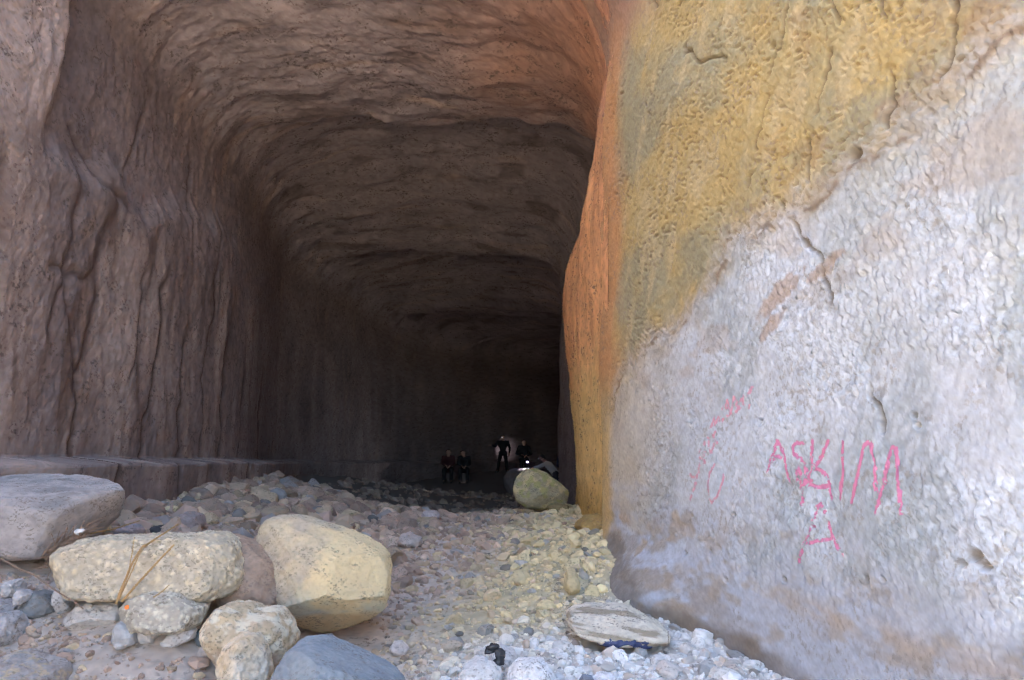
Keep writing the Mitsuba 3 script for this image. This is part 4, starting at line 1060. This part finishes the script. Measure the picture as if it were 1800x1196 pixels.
def lamp_box(name, o, d, label, cat, r=.02, glow=(1, 1, 1), length=.10, tall=.35):
    """a torch or headlamp: housing and a lit lens in front of it"""
    d = np.array(d, float) / np.linalg.norm(d)
    key = numbered(name)
    labels[key] = {'label': label, 'category': cat}
    A = trimesh.geometry.align_vectors([0, 0, 1], d)
    prof_ = np.array([(0, 0), (r * .7, 0), (r * .7, length * .6), (r * 1.15, length * .8), (r * 1.15, length), (r * .95, length), (r * .95, length * .94), (0, length * .94)])
    h_ = trimesh.creation.revolve(prof_, sections=20)
    h_.apply_transform(A)
    h_.apply_translation(o)
    put('housing', h_, 'strap_mat', parent=key, smooth=30)
    l_ = trimesh.creation.icosphere(subdivisions=2, radius=r * .9)
    l_.apply_scale([1, 1, tall])
    l_.apply_transform(A)
    l_.apply_translation(o + d * length * .97)
    k = put('lens', l_, 'paper_mat', parent=key)
    scene[k]['emitter'] = {'type': 'area', 'radiance': {'type': 'rgb', 'value': list(glow)}}
    return key, o + d * (length + .05)


def headlamp(info, label):
    c, fd, sd, u3 = info
    key, _ = lamp_box('headlamp', c + .105 * fd + .045 * u3, fd, label, 'headlamp', .013, (.16, .16, .18), .03)
    ring = trimesh.creation.torus(major_radius=.112, minor_radius=.010, major_sections=28, minor_sections=8)
    ring.apply_transform(trimesh.geometry.align_vectors([0, 0, 1], u3))
    ring.apply_translation(c + .05 * u3)
    put('strap', ring, 'strap_mat', parent=key)


b0 = stand_at(977, 29)
info = person(b0, dict(pelvis=(0, 0, .84), waist=(-.10, 0, .96), chest=(-.24, 0, 1.12), neck=(-.37, 0, 1.26), head=(-.47, -.03, 1.37), sh=((-.33, -.18, 1.20), (-.33, .18, 1.20)), el=((-.56, -.16, 1.10), (-.56, .14, 1.08)), wr=((-.76, -.08, 1.05), (-.76, .06, 1.03)),
                       hip=((0, -.09, .82), (0, .09, .82)), kn=((-.06, -.10, .46), (.08, .10, .45)), an=((.0, -.11, .09), (.2, .11, .09)), toe=((-.17, -.12, .04), (.04, .12, .04))),
              'person in a light grey long-sleeved shirt leaning forward with both arms stretched out', 'grey_cloth_mat', 'navy_cloth_mat', face=(-.93, -.25, -.25))
headlamp(info, 'small lit headlamp on the brow of the person in grey')
b1 = stand_at(993, 29.4)
person(b1, dict(head=(-.03, -.03, 1.60), wr=((-.12, -.20, .98), (.14, -.22, .96)), el=((-.25, -.04, 1.13), (.26, -.04, 1.13)), kn=((-.1, -.04, .5), (.12, -.02, .5))), 'person in a dark jacket standing beside the rock wall, behind the one in grey', 'navy_cloth_mat', 'jeans_mat', face=(-.7, -.7, -.1))
b2 = stand_at(884, 38)
info2 = person(b2, dict(sh=((-.22, 0, 1.41), (.22, 0, 1.41)), el=((-.36, -.06, 1.22), (.32, .02, 1.12)), wr=((-.52, -.14, 1.26), (.30, -.12, .92)), kn=((-.19, -.02, .5), (.16, -.02, .5)), an=((-.25, 0, .09), (.20, 0, .09)), toe=((-.3, -.16, .04), (.24, -.16, .04))),
               'black silhouetted person standing with one arm raised before a patch of lit rock', 'black_cloth_mat', 'black_cloth_mat', face=(-.3, -.95, -.1))
headlamp(info2, 'tiny lit headlamp on the black silhouetted person')
b3 = stand_at(788, 33) + [0, 0, .02]
SIT = dict(pelvis=(0, 0, .55), waist=(0, -.03, .70), chest=(0, -.08, .92), neck=(0, -.12, 1.08), head=(0, -.16, 1.21), sh=((-.19, -.09, 1.02), (.19, -.09, 1.02)), el=((-.24, -.22, .80), (.24, -.22, .80)), wr=((-.10, -.40, .72), (.10, -.40, .70)),
           hip=((-.1, 0, .53), (.1, 0, .53)), kn=((-.15, -.42, .52), (.15, -.42, .52)), an=((-.14, -.40, .09), (.14, -.40, .09)), toe=((-.15, -.58, .04), (.15, -.58, .04)))
person(b3, SIT, 'person in a dark red top sitting in the gloom, leftmost of the group', 'red_cloth_mat', 'black_cloth_mat')
b4 = stand_at(816, 33.6)
person(b4, {**SIT, 'head': (-.05, -.18, 1.2)}, 'person in black sitting in the gloom beside the one in dark red', 'black_cloth_mat', 'black_cloth_mat')
b5 = stand_at(921, 34.5)
person(b5, dict(el=((-.3, -.12, 1.15), (.3, -.12, 1.15)), wr=((-.1, -.28, 1.10), (.12, -.28, 1.08))), 'person in dark clothes standing in the gloom behind the lit rock top', 'black_cloth_mat', 'black_cloth_mat')
for bs, lab, k in ((b3, 'dark rock that the person in dark red sits on', 61), (b4, 'dark rock that the person in black sits on', 62)):
    v = unit_stones(3, 1, k)[0] * [.28, .26, .36]
    v[:, 2] += .24 - 0
    v = v + bs + [0, .06, -.02]
    put('rock', (v, _ICO[3].faces), 'stone_mat', lab, 'rock', color=stone_colour(v, (.18, .15, .14), (.14, .12, .11), k))
v, f = stone([(884, 838), (892, 826), (908, 823), (930, 822), (946, 826), (950, 850), (940, 872), (900, 872), (884, 856)], 29.3, .45, sub=4, seed=63, box=.4)
put('rock', (v, f), 'stone_mat', 'dark flat-topped rock lit along its top edge by a torch', 'rock', color=stone_colour(v, (.22, .2, .19), (.16, .14, .14), 63))
tip = b0 + np.array([-.90, -.02, 1.04])
_, q = lamp_box('torch', tip + [.03, 0, 0], (-.97, .0, -.22), 'lit torch in the outstretched hands of the person in grey', 'torch', .022, (2, 2, 2), .11)
scene['torch_light'] = {'type': 'spot', 'to_world': T().look_at(origin=q.tolist(), target=(q + np.array([-.97, 0, -.16])).tolist(), up=[0, 0, 1]), 'intensity': {'type': 'rgb', 'value': [.16, .16, .18]}, 'cutoff_angle': 40.0, 'beam_width': 20.0}
o = at(927, 822, 29.2)
lamp_box('torch', o, (0, -.15, 1), 'small blue lit torch standing upright on the dark flat-topped rock', 'torch', .034, (2.2, 2.0, 5.0), .18, 1.8)
q = b2 + np.array([.34, .10, .95])
_, q = lamp_box('torch', q, (-.12, .97, .10), 'torch held by the black silhouetted person, lighting the rock behind', 'torch', .022, (1, 1, 1.1), .12)
scene['wall_torch_light'] = {'type': 'spot', 'to_world': T().look_at(origin=q.tolist(), target=(q + np.array([-.10, 1.0, .03])).tolist(), up=[0, 0, 1]), 'intensity': {'type': 'rgb', 'value': [.55, .52, .66]}, 'cutoff_angle': 14.0, 'beam_width': 6.0}
